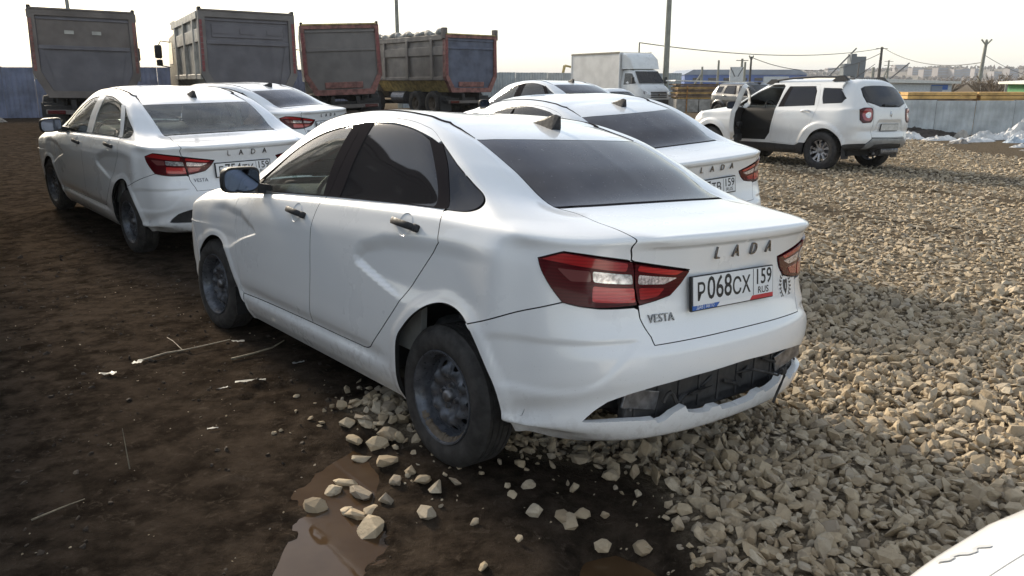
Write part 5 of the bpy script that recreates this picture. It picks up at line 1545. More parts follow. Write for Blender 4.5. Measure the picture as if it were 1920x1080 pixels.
QSX = [-.28, .0, .3, .6, .9, 1.2, 1.5, 1.8, 2.05, 2.35, 2.673, 2.95]
QUP_S = []
for x in QSX[:7]:
    c = min(1, max(0, (x + .28) / 1.8))
    QUP_S.append([(x, .862, 1.075 - .02 * c), (x, .838, 1.115 - .02 * c), (x + .02 - .10 * c, .765, 1.31), (x + .04 - .22 * c, .676, 1.505), (x + .04 - .26 * c, .612, 1.580), (x * .72 + .45, 0, 1.642 - .012 * abs(c - .5))])
QUP_S += [[(1.8, .86, 1.052), (1.79, .834, 1.09), (1.60, .758, 1.29), (1.42, .670, 1.475), (1.34, .605, 1.565), (1.42, 0, 1.628)],
          [(2.05, .858, 1.045), (2.03, .826, 1.075), (1.83, .745, 1.25), (1.62, .655, 1.425), (1.45, .592, 1.545), (1.46, 0, 1.622)],
          [(2.35, .850, 1.035), (2.30, .80, 1.062), (2.05, .715, 1.19), (1.80, .63, 1.365), (1.53, .57, 1.525), (1.49, 0, 1.618)],
          [(2.65, .835, 1.02), (2.50, .76, 1.052), (2.20, .67, 1.155), (1.92, .585, 1.325), (1.58, .53, 1.51), (1.51, 0, 1.614)],
          [(2.95, .80, 1.005), (2.75, .70, 1.045), (2.30, .60, 1.135), (2.00, .53, 1.30), (1.62, .47, 1.505), (1.53, 0, 1.611)]]
QNOSE = [(.36, .82, .8), (.22, .75, .5), (.11, .62, .2), (.04, .42, .05), (0, 0, 0)]
QUP_N = [[(3.10, .73, 1.0), (2.85, .62, 1.05), (2.35, .52, 1.135), (2.04, .46, 1.30), (1.65, .40, 1.505), (1.545, 0, 1.61)],
         [(3.18, .63, 1.0), (2.90, .53, 1.055), (2.38, .44, 1.14), (2.06, .39, 1.30), (1.67, .33, 1.505), (1.555, 0, 1.609)],
         [(3.22, .50, 1.0), (2.93, .42, 1.058), (2.40, .35, 1.143), (2.08, .30, 1.30), (1.68, .26, 1.506), (1.56, 0, 1.608)],
         [(3.24, .33, 1.0), (2.95, .27, 1.06), (2.42, .22, 1.146), (2.09, .19, 1.30), (1.69, .17, 1.507), (1.565, 0, 1.608)],
         [(3.25, 0, 1.0), (2.96, 0, 1.062), (2.43, 0, 1.148), (2.10, 0, 1.30), (1.70, 0, 1.508), (1.57, 0, 1.608)]]
QTV = np.array([0, .07, .16, .26, .34, .46, .58, .69, .78, .84, .90, 1.10, 1.30, 1.39, 1.95])
def suv_surf():
    cols = []
    for (d, y, b), up in zip(QTAIL, QUP_T):
        cols.append([(QREAR[k][0] * (1 - b * .5) + (-.80) * b * .5 + d, y * QW[k] / .89, QREAR[k][1] * (1 - b) + (QZ[k] + max(0, .10 - .03 * k)) * b) for k in range(9)] + up)
    for x, up in zip(QSX, QUP_S):
        cols.append([(x, QW[k] * (1 - .03 * float(smooth(2.2, 3.1, x))), QZ[k] - (.045 * float(smooth(.2, 2.8, x)) if k > 6 else 0)) for k in range(9)] + up)
    for (d, y, b), up in zip(QNOSE, QUP_N):
        cols.append([(QFRONT[k][0] - d, y * QW[k] / .89 * .98, QFRONT[k][1] * (1 - b) + (QZ[k] - (.045 if k > 6 else 0)) * b) for k in range(9)] + up)
    c = np.array(cols); tu = np.concatenate([[0], np.cumsum(np.maximum(np.linalg.norm(np.diff(c[:, 6], axis=0), axis=1), .08))])
    def st(G, N, U, V):
        x, y, z = G[..., 0], G[..., 1], G[..., 2]; d = 0
        for cx in (0., 2.673): d = d + .022 * smooth(.53, .47, np.hypot(x - cx, z - .36)) * smooth(.5, .75, y)
        u, v = np.meshgrid(U, V, indexing='ij')
        d = d - .030 * smooth(.0, -.05, inpoly_sd(u, v, [(-.5, .70), (.36, .70), (.42, .60), (.46, .42), (-.5, .42)]))       # plate recess
        return d
    return Surf(c, tu, QTV, nu=560, nv=300, stamp=st), c, tu
SUV, QC, QTU = suv_surf()
QE = float(SUV.U[-1]); QVE = float(SUV.V[-1])
Q_ARCH = [(1.86, 0), (1.86, .05)] + spl([(1.80, .222), (1.67, .40), (1.462, .490), (1.273, .465), (1.114, .345), (1.035, .143)]) + [(1.025, 0)]
Q_FARCH = spl([(3.74, .17), (3.80, .30), (3.90, .42), (4.05, .485), (4.2, .49), (4.35, .44), (4.47, .33), (4.54, .17)])
Q_LIGHT = [(.796, .848), (.726, .887), (.58, .885), (.53, .867), (.510, .80), (.510, .691), (.55, .652), (.716, .639), (.776, .685)]
Q_QWIN = [(1.651, 1.262), (1.273, 1.250), (1.02, 1.19), (.965, 1.08), (1.12, 1.0), (1.55, .985), (1.60, 1.08)]
Q_FDOOR = [(3.42, .225), (2.736, .235), (2.63, .37), (2.565, .76), (2.57, 1.05), (2.63, 1.29), (2.72, 1.340), (3.20, 1.328), (3.55, 1.285), (3.86, 1.19), (3.88, 1.09), (3.62, .97), (3.46, .70)]
Q_RDOOR = [(2.605, .205), (2.04, .172), (1.94, .24), (1.78, .43), (1.645, .80), (1.651, 1.03), (1.70, 1.20), (1.80, 1.338), (2.56, 1.345), (2.545, 1.27), (2.535, 1.05), (2.535, .76), (2.585, .40)]
Q_RWIN = [(2.52, 1.296), (1.86, 1.298), (1.78, 1.20), (1.72, .955), (2.52, .925)]
PQ = {}
PQ['body_shell'] = ([(0, .275), (.505, .282), (.63, .172), (1.03, .172)] + rev(Q_ARCH[2:-1]) + [(1.81, .215), (1.93, .215), (2.039, .158), (2.606, .178), (3.233, .172)] + Q_FARCH + [(QE, .17), (QE, 1.095), (4.6, 1.09), (4.27, 1.09), (4.22, 1.30), (4.24, 1.394), (4.6, 1.40), (QE, 1.40),
                     (QE, QVE), (0, QVE), (0, 1.315), (.25, 1.312), (.52, 1.30), (.665, 1.265), (.685, 1.12), (.655, .995), (.60, .93), (.495, .875), (.488, .66), (.52, .515), (.507, .292), (0, .287)])
PQ['tailgate'] = [(0, .895), (.30, .90), (.46, .955), (.645, 1.0), (.60, .935), (.492, .88), (.484, .66), (.516, .515), (.503, .296), (0, .291)]
PQ['rear_window'] = [(0, 1.312), (.25, 1.309), (.52, 1.296), (.655, 1.26), (.675, 1.12), (.645, 1.004), (.46, .962), (.30, .907), (0, .902)]
PQ['cladding'] = [(.63, .165), (1.03, .165), (1.025, 0), (.70, 0), (.66, .06)]
PQ['sill_cladding'] = [(1.86, 0), (1.865, .05), (1.815, .208), (1.93, .208), (2.039, .151), (2.606, .171), (3.233, .165), (3.74, .163), (3.72, 0)]
PQ['front_cladding'] = [(4.545, .163), (QE, .163), (QE, 0), (4.56, 0)]
PQ['skid_plate'] = [(0, .268), (.50, .274), (.62, .165), (.66, .055), (.53, .055), (.41, .150), (0, .168)]
PQ['lower_bumper'] = [(0, .165), (.405, .147), (.525, .052), (.66, .05), (.69, 0), (0, 0)]
PQ['windscreen'] = [(QE, 1.102), (4.6, 1.097), (4.28, 1.097), (4.23, 1.30), (4.25, 1.387), (4.6, 1.393), (QE, 1.393)]
PQ['light'] = Q_LIGHT
PQ['light_ring'] = [(.70, .86), (.58, .86), (.54, .80), (.54, .70), (.60, .67), (.70, .68), (.75, .76)]
PQ['light_mid'] = [(.66, .80), (.58, .80), (.565, .75), (.60, .71), (.66, .72), (.69, .76)]
PQ['front_door_win'] = [(2.68, .945), (2.68, 1.05), (2.71, 1.27), (2.77, 1.305), (3.20, 1.292), (3.53, 1.25), (3.77, 1.17), (3.78, 1.10), (3.58, 1.0), (3.56, .945)]
PQ['door_card'] = [(3.42, .25), (2.74, .26), (2.65, .38), (2.60, .76), (2.60, .93), (3.55, .93), (3.44, .70)]
PQ['rear_door_pillar'] = [(2.43, 1.29), (2.52, 1.293), (2.52, .93), (2.40, .93)]
PQ['rear_door_win'] = [(2.43, 1.288), (1.88, 1.290), (1.80, 1.20), (1.74, .96), (2.40, .935)]
def suv_parts():
    m = {}
    def dp(P, d): return np.where((P[..., 0] < -.4) & (P[..., 2] < .6), .06, d)
    m['inner'] = inner_shell_mesh(SUV, .92, (0, 2.673), .45, dp, .02)
    m['liner'] = arch_liner_mesh(.445, .48, .86, .36)
    R = .345
    prof = [(.222, .095), (.236, .103), (.29, .105), (.325, .098), (.340, .085), (R, .07), (R, .03), (R - .008, .025), (R, .02), (R, -.02), (R - .008, -.025), (R, -.03), (R, -.07), (.340, -.085), (.325, -.098), (.29, -.105), (.236, -.103), (.222, -.095)]
    m['tyre'] = MB().lathe(prof, n=56).mesh('tyre', M['rubber'], 40)
    m['rim'] = MB().lathe([(.205, -.09), (.205, .06), (.222, .088), (.226, .096), (.222, .102), (.212, .098), (.200, .085), (.196, .02)], n=48).mesh('rim', M['black_plastic'], 40)
    b = MB()
    for k in range(5):
        a = 2 * PI * k / 5 + PI / 2
        for s in (-1, 1):
            p0 = (.05, s * .012); p1 = (.115, s * .030); p2 = (.205, s * .066)
            for (q0, q1, w0, w1, h0, h1) in ((p0, p1, .036, .036, .062, .070), (p1, p2, .036, .052, .070, .080)):
                d = Vector((q1[0] - q0[0], q1[1] - q0[1])).normalized(); nn = Vector((-d.y, d.x))
                pts = []
                for q, w, h in ((q0, w0, h0), (q1, w1, h1)):
                    for e in (-.5, .5):
                        for dh in (0, -.02):
                            x = q[0] + nn.x * w * e; z = q[1] + nn.y * w * e
                            pts.append((x * math.cos(a) - z * math.sin(a), h + dh, x * math.sin(a) + z * math.cos(a)))
                b.hull(pts)
        for s in (1,):
            pts = []
            for e in (-.07, .07):
                for rr, h in ((.198, .080), (.216, .082)):
                    for dh in (0, -.02): pts.append((rr * math.cos(a + e * 4.4), h + dh, rr * math.sin(a + e * 4.4)))
            b.hull(pts)
    b.cyl((0, .03, 0), (0, .066, 0), .058, .050, 20); b.cyl((0, .066, 0), (0, .072, 0), .028, .026, 16)
    m['spokes'] = b.mesh('alloy_spokes', M['alloy'], 40)
    m['disc'] = MB().lathe([(0, .0), (.15, .0), (.15, -.02), (0, -.02)], n=28).mesh('brake_disc', M['bare_steel'], 40)
    return m
QM = suv_parts()
def make_suv(label, m4, paint='white_dirty', cat='SUV', open_door=True, tint='tint', plate=True, group=None, rails=True, emblem=True):
    car = empty('suv', label=label, cat=cat, group=group, mat4=m4)
    pt = M[paint]
    def pan(key, poly, name=None, mat=pt, parent=car, holes=(), **k):
        r = []
        for mir in ((False,) if k.get('center') else (False, True)):
            me = panel(SUV, key + ('_o' if holes else ''), poly, holes=holes, mirror=mir, **k)
            r.append(add(name or key, me, parent[1 if mir else 0] if isinstance(parent, (list, tuple)) else parent, mat))
        return r
    pan('q_body', PQ['body_shell'], 'body_shell', holes=[Q_LIGHT, Q_QWIN, Q_FDOOR, Q_RDOOR], center=True, step=.04)
    tg = pan('q_tailgate', PQ['tailgate'], 'tailgate', center=True)[0]
    pan('q_rw', PQ['rear_window'], 'rear_window', M[tint], center=True, gap=.004, lift=.002)
    pan('q_ws', PQ['windscreen'], 'windscreen', M['glass'], center=True, gap=.004, lift=.001)
    for k, n, mt in (('cladding', 'bumper_corner', 'grey_plastic'), ('sill_cladding', 'sill_cladding', 'grey_plastic')): pan('q_' + k, PQ[k], n, M[mt], lift=.006)
    pan('q_fc', PQ['front_cladding'], 'front_cladding', M['grey_plastic'], center=True)
    pan('q_skid', PQ['skid_plate'], 'skid_plate', M['skid'], center=True, lift=.008); pan('q_lb', PQ['lower_bumper'], 'lower_bumper', M['grey_plastic'], center=True)
    pan('q_qw', Q_QWIN, 'quarter_window', M[tint], gap=.004, lift=-.002, rnd=.06)
    rd = pan('q_rd', Q_RDOOR, 'rear_door', holes=[Q_RWIN], rnd=.0, step=.035)
    pan('q_rdw', PQ['rear_door_win'], 'door_window', M[tint], rd, gap=0, lift=-.004, rnd=.02); pan('q_rdp', PQ['rear_door_pillar'], 'pillar_trim', M['satin_black'], rd, gap=0, lift=-.002)
    for s in (1, -1): add('door_handle', SED_M['handle'], rd[0 if s > 0 else 1], pt, m4=frame_on(SUV, (1.86, .80), s, .0) @ (Matrix.Identity(4) if s > 0 else Matrix.Rotation(PI, 4, 'Z')))
    li = pan('q_light', Q_LIGHT, 'tail_light', M['lens_dark'], gap=.003, lift=.010, rnd=.03)
    pan('q_lring', PQ['light_ring'], 'red_lens', M['lens_red'], li, gap=0, lift=.0125, rnd=.03); pan('q_lmid', PQ['light_mid'], 'clear_lens', M['lens_clear'], li, gap=0, lift=.015, rnd=.03)
    # front doors: the left one may stand open, turned about its hinge
    for mir in (False, True):
        d = add('front_door', panel(SUV, 'q_fd', Q_FDOOR, holes=[PQ['front_door_win']], mirror=mir, step=.035, depth=.085), car, pt)
        if not open_door or mir:
            add('door_window', panel(SUV, 'q_fdw', PQ['front_door_win'], mirror=mir, gap=0, lift=-.004), d, M['glass'])
        add('door_card', panel(SUV, 'q_fcard', PQ['door_card'], mirror=mir, gap=0, lift=-.088, depth=.01), d, M['black_plastic'])
        sg = -1 if mir else 1
        add('door_handle', SED_M['handle'], d, pt, m4=frame_on(SUV, (2.80, .79), sg, 0) @ (Matrix.Identity(4) if not mir else Matrix.Rotation(PI, 4, 'Z')))
        mm = add('door_mirror', SED_M['mirror'], d, m4=Matrix.Translation((1.72, sg * .97, 1.14)) @ (Matrix.Identity(4) if not mir else Matrix.Rotation(PI, 4, 'X'))); add('mirror_glass', SED_M['mirror_glass'], mm)
        if open_door and not mir:
            b = MB(); b.box((1.62, .80, .72), (.10, .05, .08), .01); b.box((1.45, .765, .78), (.45, .07, .09), .02); b.box((1.5, .77, .52), (.6, .06, .14), .02); b.obj('door_trim', M['black_plastic'], d)
            b = MB(); b.cyl((1.74, .765, .50), (1.74, .755, .50), .07, n=16); b.obj('speaker_grille', M['bare_steel'], d)
            piv = Vector((1.95, .86, 0))
            d.matrix_local = Matrix.Translation(piv) @ Matrix.Rotation(-math.radians(58), 4, 'Z') @ Matrix.Translation(-piv)
    add('inner_shell', QM['inner'], car)
    b = MB(); b.box((1.2, 0, .33), (3.4, 1.5, .10)); b.box((-.35, 0, .42), (.5, 1.1, .08)); b.box((1.3, 0, .40), (1.9, 1.6, .06)); b.obj('underbody', M['inner'], car)
    b = MB(); b.cyl((-.62, -.5, .36), (-.62, .05, .36), .09, n=14); b.cyl((-.62, .25, .36), (-.74, .32, .33), .025); b.obj('exhaust', M['bare_steel'], car)
    for s in (.38, -.38):
        so = add('seat', SED_M['seat'], car, loc=(.95, s, .17)); add('headrest', SED_M['headrest'], so)
    add('rear_bench', SED_M['bench'], car, loc=(-.1, 0, .17)); add('dashboard', SED_M['dash'], car, loc=(-.12, 0, .12)); add('steering_wheel', SED_M['wheel'], car, loc=(-.12, 0, .13))
    for x, s in ((0, 1), (0, -1), (2.673, 1), (2.673, -1)):
        w = add('wheel', QM['tyre'], car, m4=Matrix.Translation((x, s * .775, .345)) @ Matrix.Rotation(0 if s > 0 else PI, 4, 'Z') @ Matrix.Rotation(.3 + x, 4, 'Y'))
        add('rim', QM['rim'], w); add('alloy_spokes', QM['spokes'], w); add('brake_disc', QM['disc'], w)
        add('arch_liner', QM['liner'], car, m4=Matrix.Translation((x, 0, 0)) @ (Matrix.Identity(4) if s > 0 else Matrix.Scale(-1, 4, (0, 1, 0))))
        if x == 0:
            b = MB(); b.box((-.46, s * .76, .34), (.02, .20, .24), .005); b.obj('mud_flap', M['black_plastic'], car)
    if rails:
        for s in (1, -1):
            b = MB(); b.tube([(1.45, s * .60, 1.57), (1.30, s * .60, 1.615), (.9, s * .60, 1.655), (.4, s * .60, 1.672), (-.05, s * .59, 1.665)], .020, 8)
            r = b.obj('roof_rail', M['rail'], car, smooth=60)
            for xx, zz in ((1.36, 1.585), (-.12, 1.632)):
                f = MB(); f.hull([(xx - .17, s * .57, zz - .03), (xx + .17, s * .57, zz - .03), (xx - .17, s * .63, zz - .04), (xx + .17, s * .63, zz - .04), (xx - .06, s * .575, zz + .055), (xx + .05, s * .575, zz + .055), (xx - .06, s * .62, zz + .055), (xx + .05, s * .62, zz + .055)])
                f.obj('rail_foot', M['black_plastic'], r)
        b = MB(); b.cyl((.05, 0, 1.63), (-.36, 0, 1.90), .007, .005, 6); b.hull([(.10, .03, 1.615), (.10, -.03, 1.615), (-.02, .03, 1.62), (-.02, -.03, 1.62), (.05, .01, 1.66), (.05, -.01, 1.66)]); b.obj('roof_antenna', M['black_plastic'], car)
    if emblem:
        b = MB(); o = [(0, .055), (.032, 0), (0, -.055), (-.032, 0)]; i_ = [(0, .026), (.013, 0), (0, -.026), (-.013, 0)]
        for k in range(4):
            j = (k + 1) % 4
            b.hull([(*o[k], 0), (*o[j], 0), (*i_[k], 0), (*i_[j], 0), (*o[k], .006), (*o[j], .006), (*i_[k], .010), (*i_[j], .010)])
        b.obj('diamond_emblem', M['chrome'], tg, m4=frame_on(SUV, (0, .775), 1, .002))
        b = MB(); b.box((0, 0, .008), (.36, .022, .014), .005); b.box((-.17, .0, .012), (.06, .05, .03), .01); b.obj('wiper', M['black_plastic'], tg, m4=frame_on(SUV, (.0, .93), 1, .004))
    if plate:
        p = MB(); p.box((0, 0, .004), (.535, .13, .012), .003); p = p.obj('number_plate', M['black_plastic'], car, m4=frame_on(SUV, (0, .565), 1, .006))
        q = MB(); q.box((0, 0, .0115), (.515, .112, .003)); q.obj('plate_sheet', M['plate_dusty'], p)
    return car
M['skid'] = simple('silver_skid_plate', (.30, .31, .32), .45, .4, var=.15)
M['rail'] = simple('roof_rail_grey', (.05, .05, .052), .4, .5)
M['plate_dusty'] = simple('dusty_plate', (.62, .61, .58), .7, var=.15, vscale=30)
make_suv('white SUV with its driver door hanging open, on the gravel', car_matrix(*SUV_POSE), 'white_dirty')
make_suv('glossy black crossover parked in front of the stacked boards', car_matrix(9.9, 36.0, gz(9.9, 36) - .02, R_(-64)) @ Matrix.Diagonal((1, 1, .95, 1)), 'black_car', 'crossover', False, plate=False, rails=False, emblem=False)
make_sedan('small white car seen from the front, half hidden before the box truck', car_matrix(2.55, 27.0, gz(2.55, 27.0) - .20, R_(-60)) @ Matrix.Diagonal((.93, .93, .97, 1)), None, front_glass='glass', rear_tint='glass', rear_glass='glass')
# ------------------------------------------------------------------ yard surroundings
def far_pt(px, py, dist):
    """world point seen near pixel (px, py) of the 1920 px photograph at a distance ahead; used to lay out the surroundings"""
    cp, sp_ = math.cos(CAM_PITCH), math.sin(CAM_PITCH)
    u = (px - 960) / 1471.33; v = (540 - py) / 1471.33
    dy = cp + v * sp_; dz = -sp_ + v * cp
    return Vector((u / dy * dist, dist, CAM_H + dz / dy * dist))

M['sheet_blue'] = simple('blue_sheet_metal', (.12, .14, .21), .5, .1, var=.3, vscale=1.6)
M['sheet_grey'] = simple('galvanised_sheet', (.30, .33, .35), .45, .35, var=.22, vscale=1.4)
M['sheet_zinc'] = simple('weathered_zinc_sheet', (.45, .475, .485), .6, .1, var=.22, vscale=2.0)
M['post_steel'] = simple('fence_post', (.14, .14, .15), .6, .3)
M['van_white'] = simple('van_white', (.70, .71, .71), .35, var=.06, vscale=2, coat=.3)
M['box_white'] = simple('box_body_white', (.62, .61, .59), .5, var=.12, vscale=1.2)
M['trim_dark'] = simple('weathered_edge', (.20, .18, .14), .6, var=.3)
M['concrete'] = simple('old_concrete', (.33, .31, .28), .9, var=.25, vscale=4, bmp=.3, bscale=40)
M['concrete_pole'] = simple('concrete_pole', (.25, .25, .215), .9, var=.15, vscale=3)
M['dark_pole'] = simple('tarred_wood_pole', (.055, .05, .045), .85, var=.3)
M['cable'] = simple('cable', (.05, .05, .05), .6)
M['plank'] = simple('sawn_plank', (.50, .31, .11), .75, var=.35, vscale=3.0)
M['plank_old'] = simple('weathered_plank', (.20, .135, .085), .8, var=.4, vscale=3.0)
M['bark'] = simple('log_ends', (.36, .17, .05), .85, var=.45, vscale=9)
M['roof_white'] = simple('white_roof_sheet', (.68, .66, .61), .5, var=.1)
M['wall_blue'] = simple('blue_cladding', (.045, .115, .36), .5, var=.2, vscale=.4)
M['roof_grey'] = simple('grey_blue_roof', (.22, .26, .33), .5, var=.15, vscale=.3)
M['wall_pale'] = simple('pale_cladding', (.55, .57, .58), .6, var=.1)
M['green_wall'] = simple('green_cladding', (.03, .20, .065), .55, var=.15)
M['silo'] = simple('blue_grey_silo', (.075, .10, .12), .6, var=.2)
M['silo_frame'] = simple('steel_frame', (.06, .065, .07), .6)
M['block_pale'] = simple('pale_apartment_wall', (.27, .26, .27), .8, var=.1, vscale=.02)
M['block_dark'] = simple('dim_apartment_wall', (.20, .19, .20), .8, var=.1, vscale=.02)
M['film'] = simple('dirty_white_film', (.56, .56, .555), .8, var=.25, vscale=3, bmp=.4, bscale=20)
M['film_blue'] = simple('pale_blue_film', (.40, .46, .52), .7, var=.25, vscale=3)
M['soil'] = simple('dark_soil', (.045, .036, .030), .95, var=.4, vscale=6, bmp=.8, bscale=20)
M['rubble'] = simple('grey_rubble', (.22, .20, .18), .95, var=.5, vscale=14, bmp=.8, bscale=30)
M['dry_brush'] = simple('bare_brush', (.155, .115, .075), .9, var=.3)
M['wood_far'] = simple('bare_woodland', (.125, .105, .095), .95, var=.35, vscale=.05)
M['wood_pine'] = simple('dark_conifers', (.055, .062, .055), .95, var=.3, vscale=.05)
M['hill'] = simple('hill_grass', (.15, .125, .095), .95, var=.25, vscale=.02)

def sheet_mesh(w, h, ribs, depth, mat):
    n = ribs * 4; V, F = [], []
    for i in range(n + 1):
        x = w * i / n; k = i % 4
        d = depth if k in (1, 2) else 0
        V += [(x, -d, 0), (x, -d, h)]
    for i in range(n): F.append((2 * i, 2 * i + 2, 2 * i + 3, 2 * i + 1))
    m = len(V)
    V += [(x, y + .004, z) for x, y, z in V]
    F += [tuple(q + m for q in f[::-1]) for f in F]
    return np_mesh('sheet', V, F, [mat])

def fence(label, pts, h, mat, w=1.15, zoff=0.0, group=None):
    a0 = Vector(pts[0])
    f = empty('sheet_fence', (pts[0][0], pts[0][1], 0), label=label, cat='fence', group=group)
    me = sheet_mesh(w - .012, h, 6, .022, M[mat]); rnd = random.Random(len(pts) + int(h * 10))
    pm = None
    for a, b in zip(pts[:-1], pts[1:]):
        d = Vector((b[0] - a[0], b[1] - a[1])); L = d.length; n = max(1, int(L / w)); d.normalize(); ang = math.atan2(d.y, d.x)
        for i in range(n):
            x, y = a[0] + d.x * w * i, a[1] + d.y * w * i
            o = add('sheet', me, f, loc=(x - a0.x, y - a0.y, gz(x, y) + zoff + rnd.uniform(-.015, .015)), rot=(rnd.uniform(-.012, .012), 0, ang))
            if i % 2 == 0:
                if pm is None:
                    q = MB(); q.box((0, .06, h / 2), (.06, .06, h + .02)); pm = q.mesh('post', M['post_steel'])
                add('post', pm, f, loc=(x - a0.x, y - a0.y, gz(x, y) + zoff), rot=(0, 0, ang))
    return f
fence('blue corrugated fence behind the dump trucks on the left', [(-27, 30.5), (-13.5, 34.5), (-7.2, 45)], 2.0, 'sheet_blue')
fence('grey corrugated fence between the dump trucks and the box truck', [(-6.5, 48), (-3, 53), (12.6, 58.5)], 2.15, 'sheet_grey')
fence('low zinc sheet fence on the right behind the plastic heaps', [(10.6, 24.6), (19.5, 24.0)], 1.02, 'sheet_zinc', zoff=.02)

# ---- box truck
def box_truck(x, y, z, yaw):
    t = empty('box_truck', label='white box truck facing right, parked before the grey fence', cat='truck', mat4=car_matrix(x, y, z, yaw))
    # x forward, origin at the rear axle
    b = MB(); b.box((.55, 0, 2.06), (5.0, 2.26, 2.44), .02); box = b.obj('cargo_box', M['box_white'], t)
    for s in (1, -1):
        for zz in (3.25, .88):
            r = MB(); r.box((.55, s * 1.13, zz), (5.02, .05, .10)); r.obj('edge_rail', M['trim_dark'], box)
        for xx in (3.04, -1.94):
            r = MB(); r.box((xx, s * 1.12, 2.06), (.06, .06, 2.44)); r.obj('corner_rail', M['van_white'], box)
    b = MB(); b.box((1.2, 0, .70), (5.8, .9, .22)); b.obj('chassis', M['chassis'], t)
    # cab with bonnet
    b = MB()
    secs = [(3.08, 1.0, .55, 2.32), (3.7, 1.02, .50, 2.36), (4.05, 1.01, .48, 2.28), (4.62, .99, .46, 1.52), (4.95, .95, .46, 1.36), (5.22, .86, .48, 1.16), (5.30, .80, .52, .96)]
    rings = []
    for (xx, w, zb_, zt) in secs:
        wt = w * (.86 if zt > 2 else .93)
        rings.append([b.bm.verts.new(p) for p in ((xx, w, zb_), (xx, w, zb_ + (zt - zb_) * .58 if zt > 2 else zt - .12), (xx, wt, zt - .06), (xx, wt * .8, zt), (xx, -wt * .8, zt), (xx, -wt, zt - .06), (xx, -w, zb_ + (zt - zb_) * .58 if zt > 2 else zt - .12), (xx, -w, zb_))])
    for A, B in zip(rings[:-1], rings[1:]):
        for k in range(8): b.bm.faces.new((A[k], A[(k + 1) % 8], B[(k + 1) % 8], B[k]))
    b.bm.faces.new(rings[0]); b.bm.faces.new(rings[-1][::-1]); b.bevel_all(.03, angle=.3)
    cab = b.obj('cab', M['van_white'], t, smooth=35)
    b = MB(); b.hull([(4.12, .80, 2.20), (4.12, -.80, 2.20), (4.64, .90, 1.56), (4.64, -.90, 1.56), (4.09, .80, 2.18), (4.09, -.80, 2.18), (4.60, .9, 1.55), (4.60, -.9, 1.55)]); b.obj('windscreen', M['tint'], cab, loc=(.02, 0, .02))
    for s in (1, -1):
        b = MB(); b.hull([(p[0], s * (p[1] + dy), p[2]) for p in ((3.35, .925, 2.12), (3.98, .925, 2.10), (4.42, 1.0, 1.55), (3.35, 1.015, 1.48)) for dy in (0, .014)]); b.obj('side_window', M['tint'], cab)
        b = MB(); b.box((4.42, s * 1.18, 1.72), (.10, .16, .36), .03); b.cyl((4.42, s * .98, 1.6), (4.42, s * 1.15, 1.65), .02); b.obj('wing_mirror', M['black_plastic'], cab)
        b = MB(); b.hull([(5.20, s * .84, 1.10), (5.29, s * .60, 1.06), (5.20, s * .84, .90), (5.30, s * .62, .90), (5.06, s * .93, 1.16), (5.08, s * .93, 1.0)]); b.obj('headlight', M['lens_clear'], cab, loc=(.02, 0, 0))
        for xx in (0, 4.55):
            w = add('wheel', TRK['tyre'], t, loc=(xx, s * .92, .36), rot=(0, 0, 0 if s > 0 else PI), scale=(.7, .7, .7)); add('rim', TRK['rim'], w)
    b = MB()
    for k in range(4): b.box((5.315 - .01 * k, 0, .80 + k * .09), (.03, 1.12, .055), .01)
    b.obj('grille', M['grey_plastic'], cab)
    b = MB(); b.hull([(5.34, .0, 1.0), (5.34, .07, .93), (5.34, -.07, .93), (5.34, 0, .86), (5.32, 0, 1.0), (5.32, .07, .93), (5.32, -.07, .93), (5.32, 0, .86)]); b.obj('deer_shield_badge', M['chrome'], cab)
    b = MB(); b.box((5.28, 0, .55), (.12, 1.9, .24), .04); b.obj('front_bumper', M['grey_plastic'], cab)
    # wind fairing above the cab
    b = MB()
    rr = []
    for xx, w, zt in ((3.12, 1.02, 3.24), (3.45, 1.02, 3.20), (3.85, .98, 2.95), (4.08, .92, 2.42)):
        rr.append([b.bm.verts.new(p) for p in ((xx, w, 2.34), (xx, w, zt - .08), (xx, w - .10, zt), (xx, -w + .10, zt), (xx, -w, zt - .08), (xx, -w, 2.34))])
    for A, B in zip(rr[:-1], rr[1:]):
        for k in range(6): b.bm.faces.new((A[k], A[(k + 1) % 6], B[(k + 1) % 6], B[k]))
    b.bm.faces.new(rr[0]); b.bm.faces.new(rr[-1][::-1]); b.obj('wind_fairing', M['van_white'], t, smooth=40)
    return t
p = far_pt(1132, 175, 50); box_truck(p.x, 50.0, 0.0, R_(-61))

# ---- stack of boards under a white sheet roof on concrete blocks, logs beside it
s_ = empty('board_stack', (far_pt(1345, 180, 44).x, 44, gz(12, 44)), label='stack of brown boards under a white sheet roof, behind the black crossover', cat='board stack')
b = MB(); b.prism([(-2.6, 1.60), (-2.55, 1.66), (2.6, 1.54), (2.6, 1.47)], -1.2, 1.4, 'XZ'); b.obj('sheet_roof', M['roof_white'], s_)
for k in range(9):
    b = MB(); rnd = random.Random(k); b.box((rnd.uniform(-.08, .08), 0, .72 + k * .088), (4.7 + rnd.uniform(-.3, .2), 2.0 + rnd.uniform(-.1, .1), .070)); b.obj('plank', M['plank_old' if k % 3 else 'plank'], s_)
for k in range(4):
    b = MB(); b.box((-1.85 + k * 1.22, 0, .33), (1.18, 2.2, .66), .02); b.obj('concrete_block', M['concrete'], s_)
b = MB(); b.box((-1.9, -1.14, .6), (.05, .05, 1.5)); b.box((2.2, -1.14, .75), (.05, .05, 1.5)); b.obj('prop', M['bark'], s_)
lg = empty('log_pile', (far_pt(1412, 175, 42).x, 42, gz(12, 42)), label='small pile of orange log ends beside the board stack', cat='log pile')
rnd = random.Random(9)
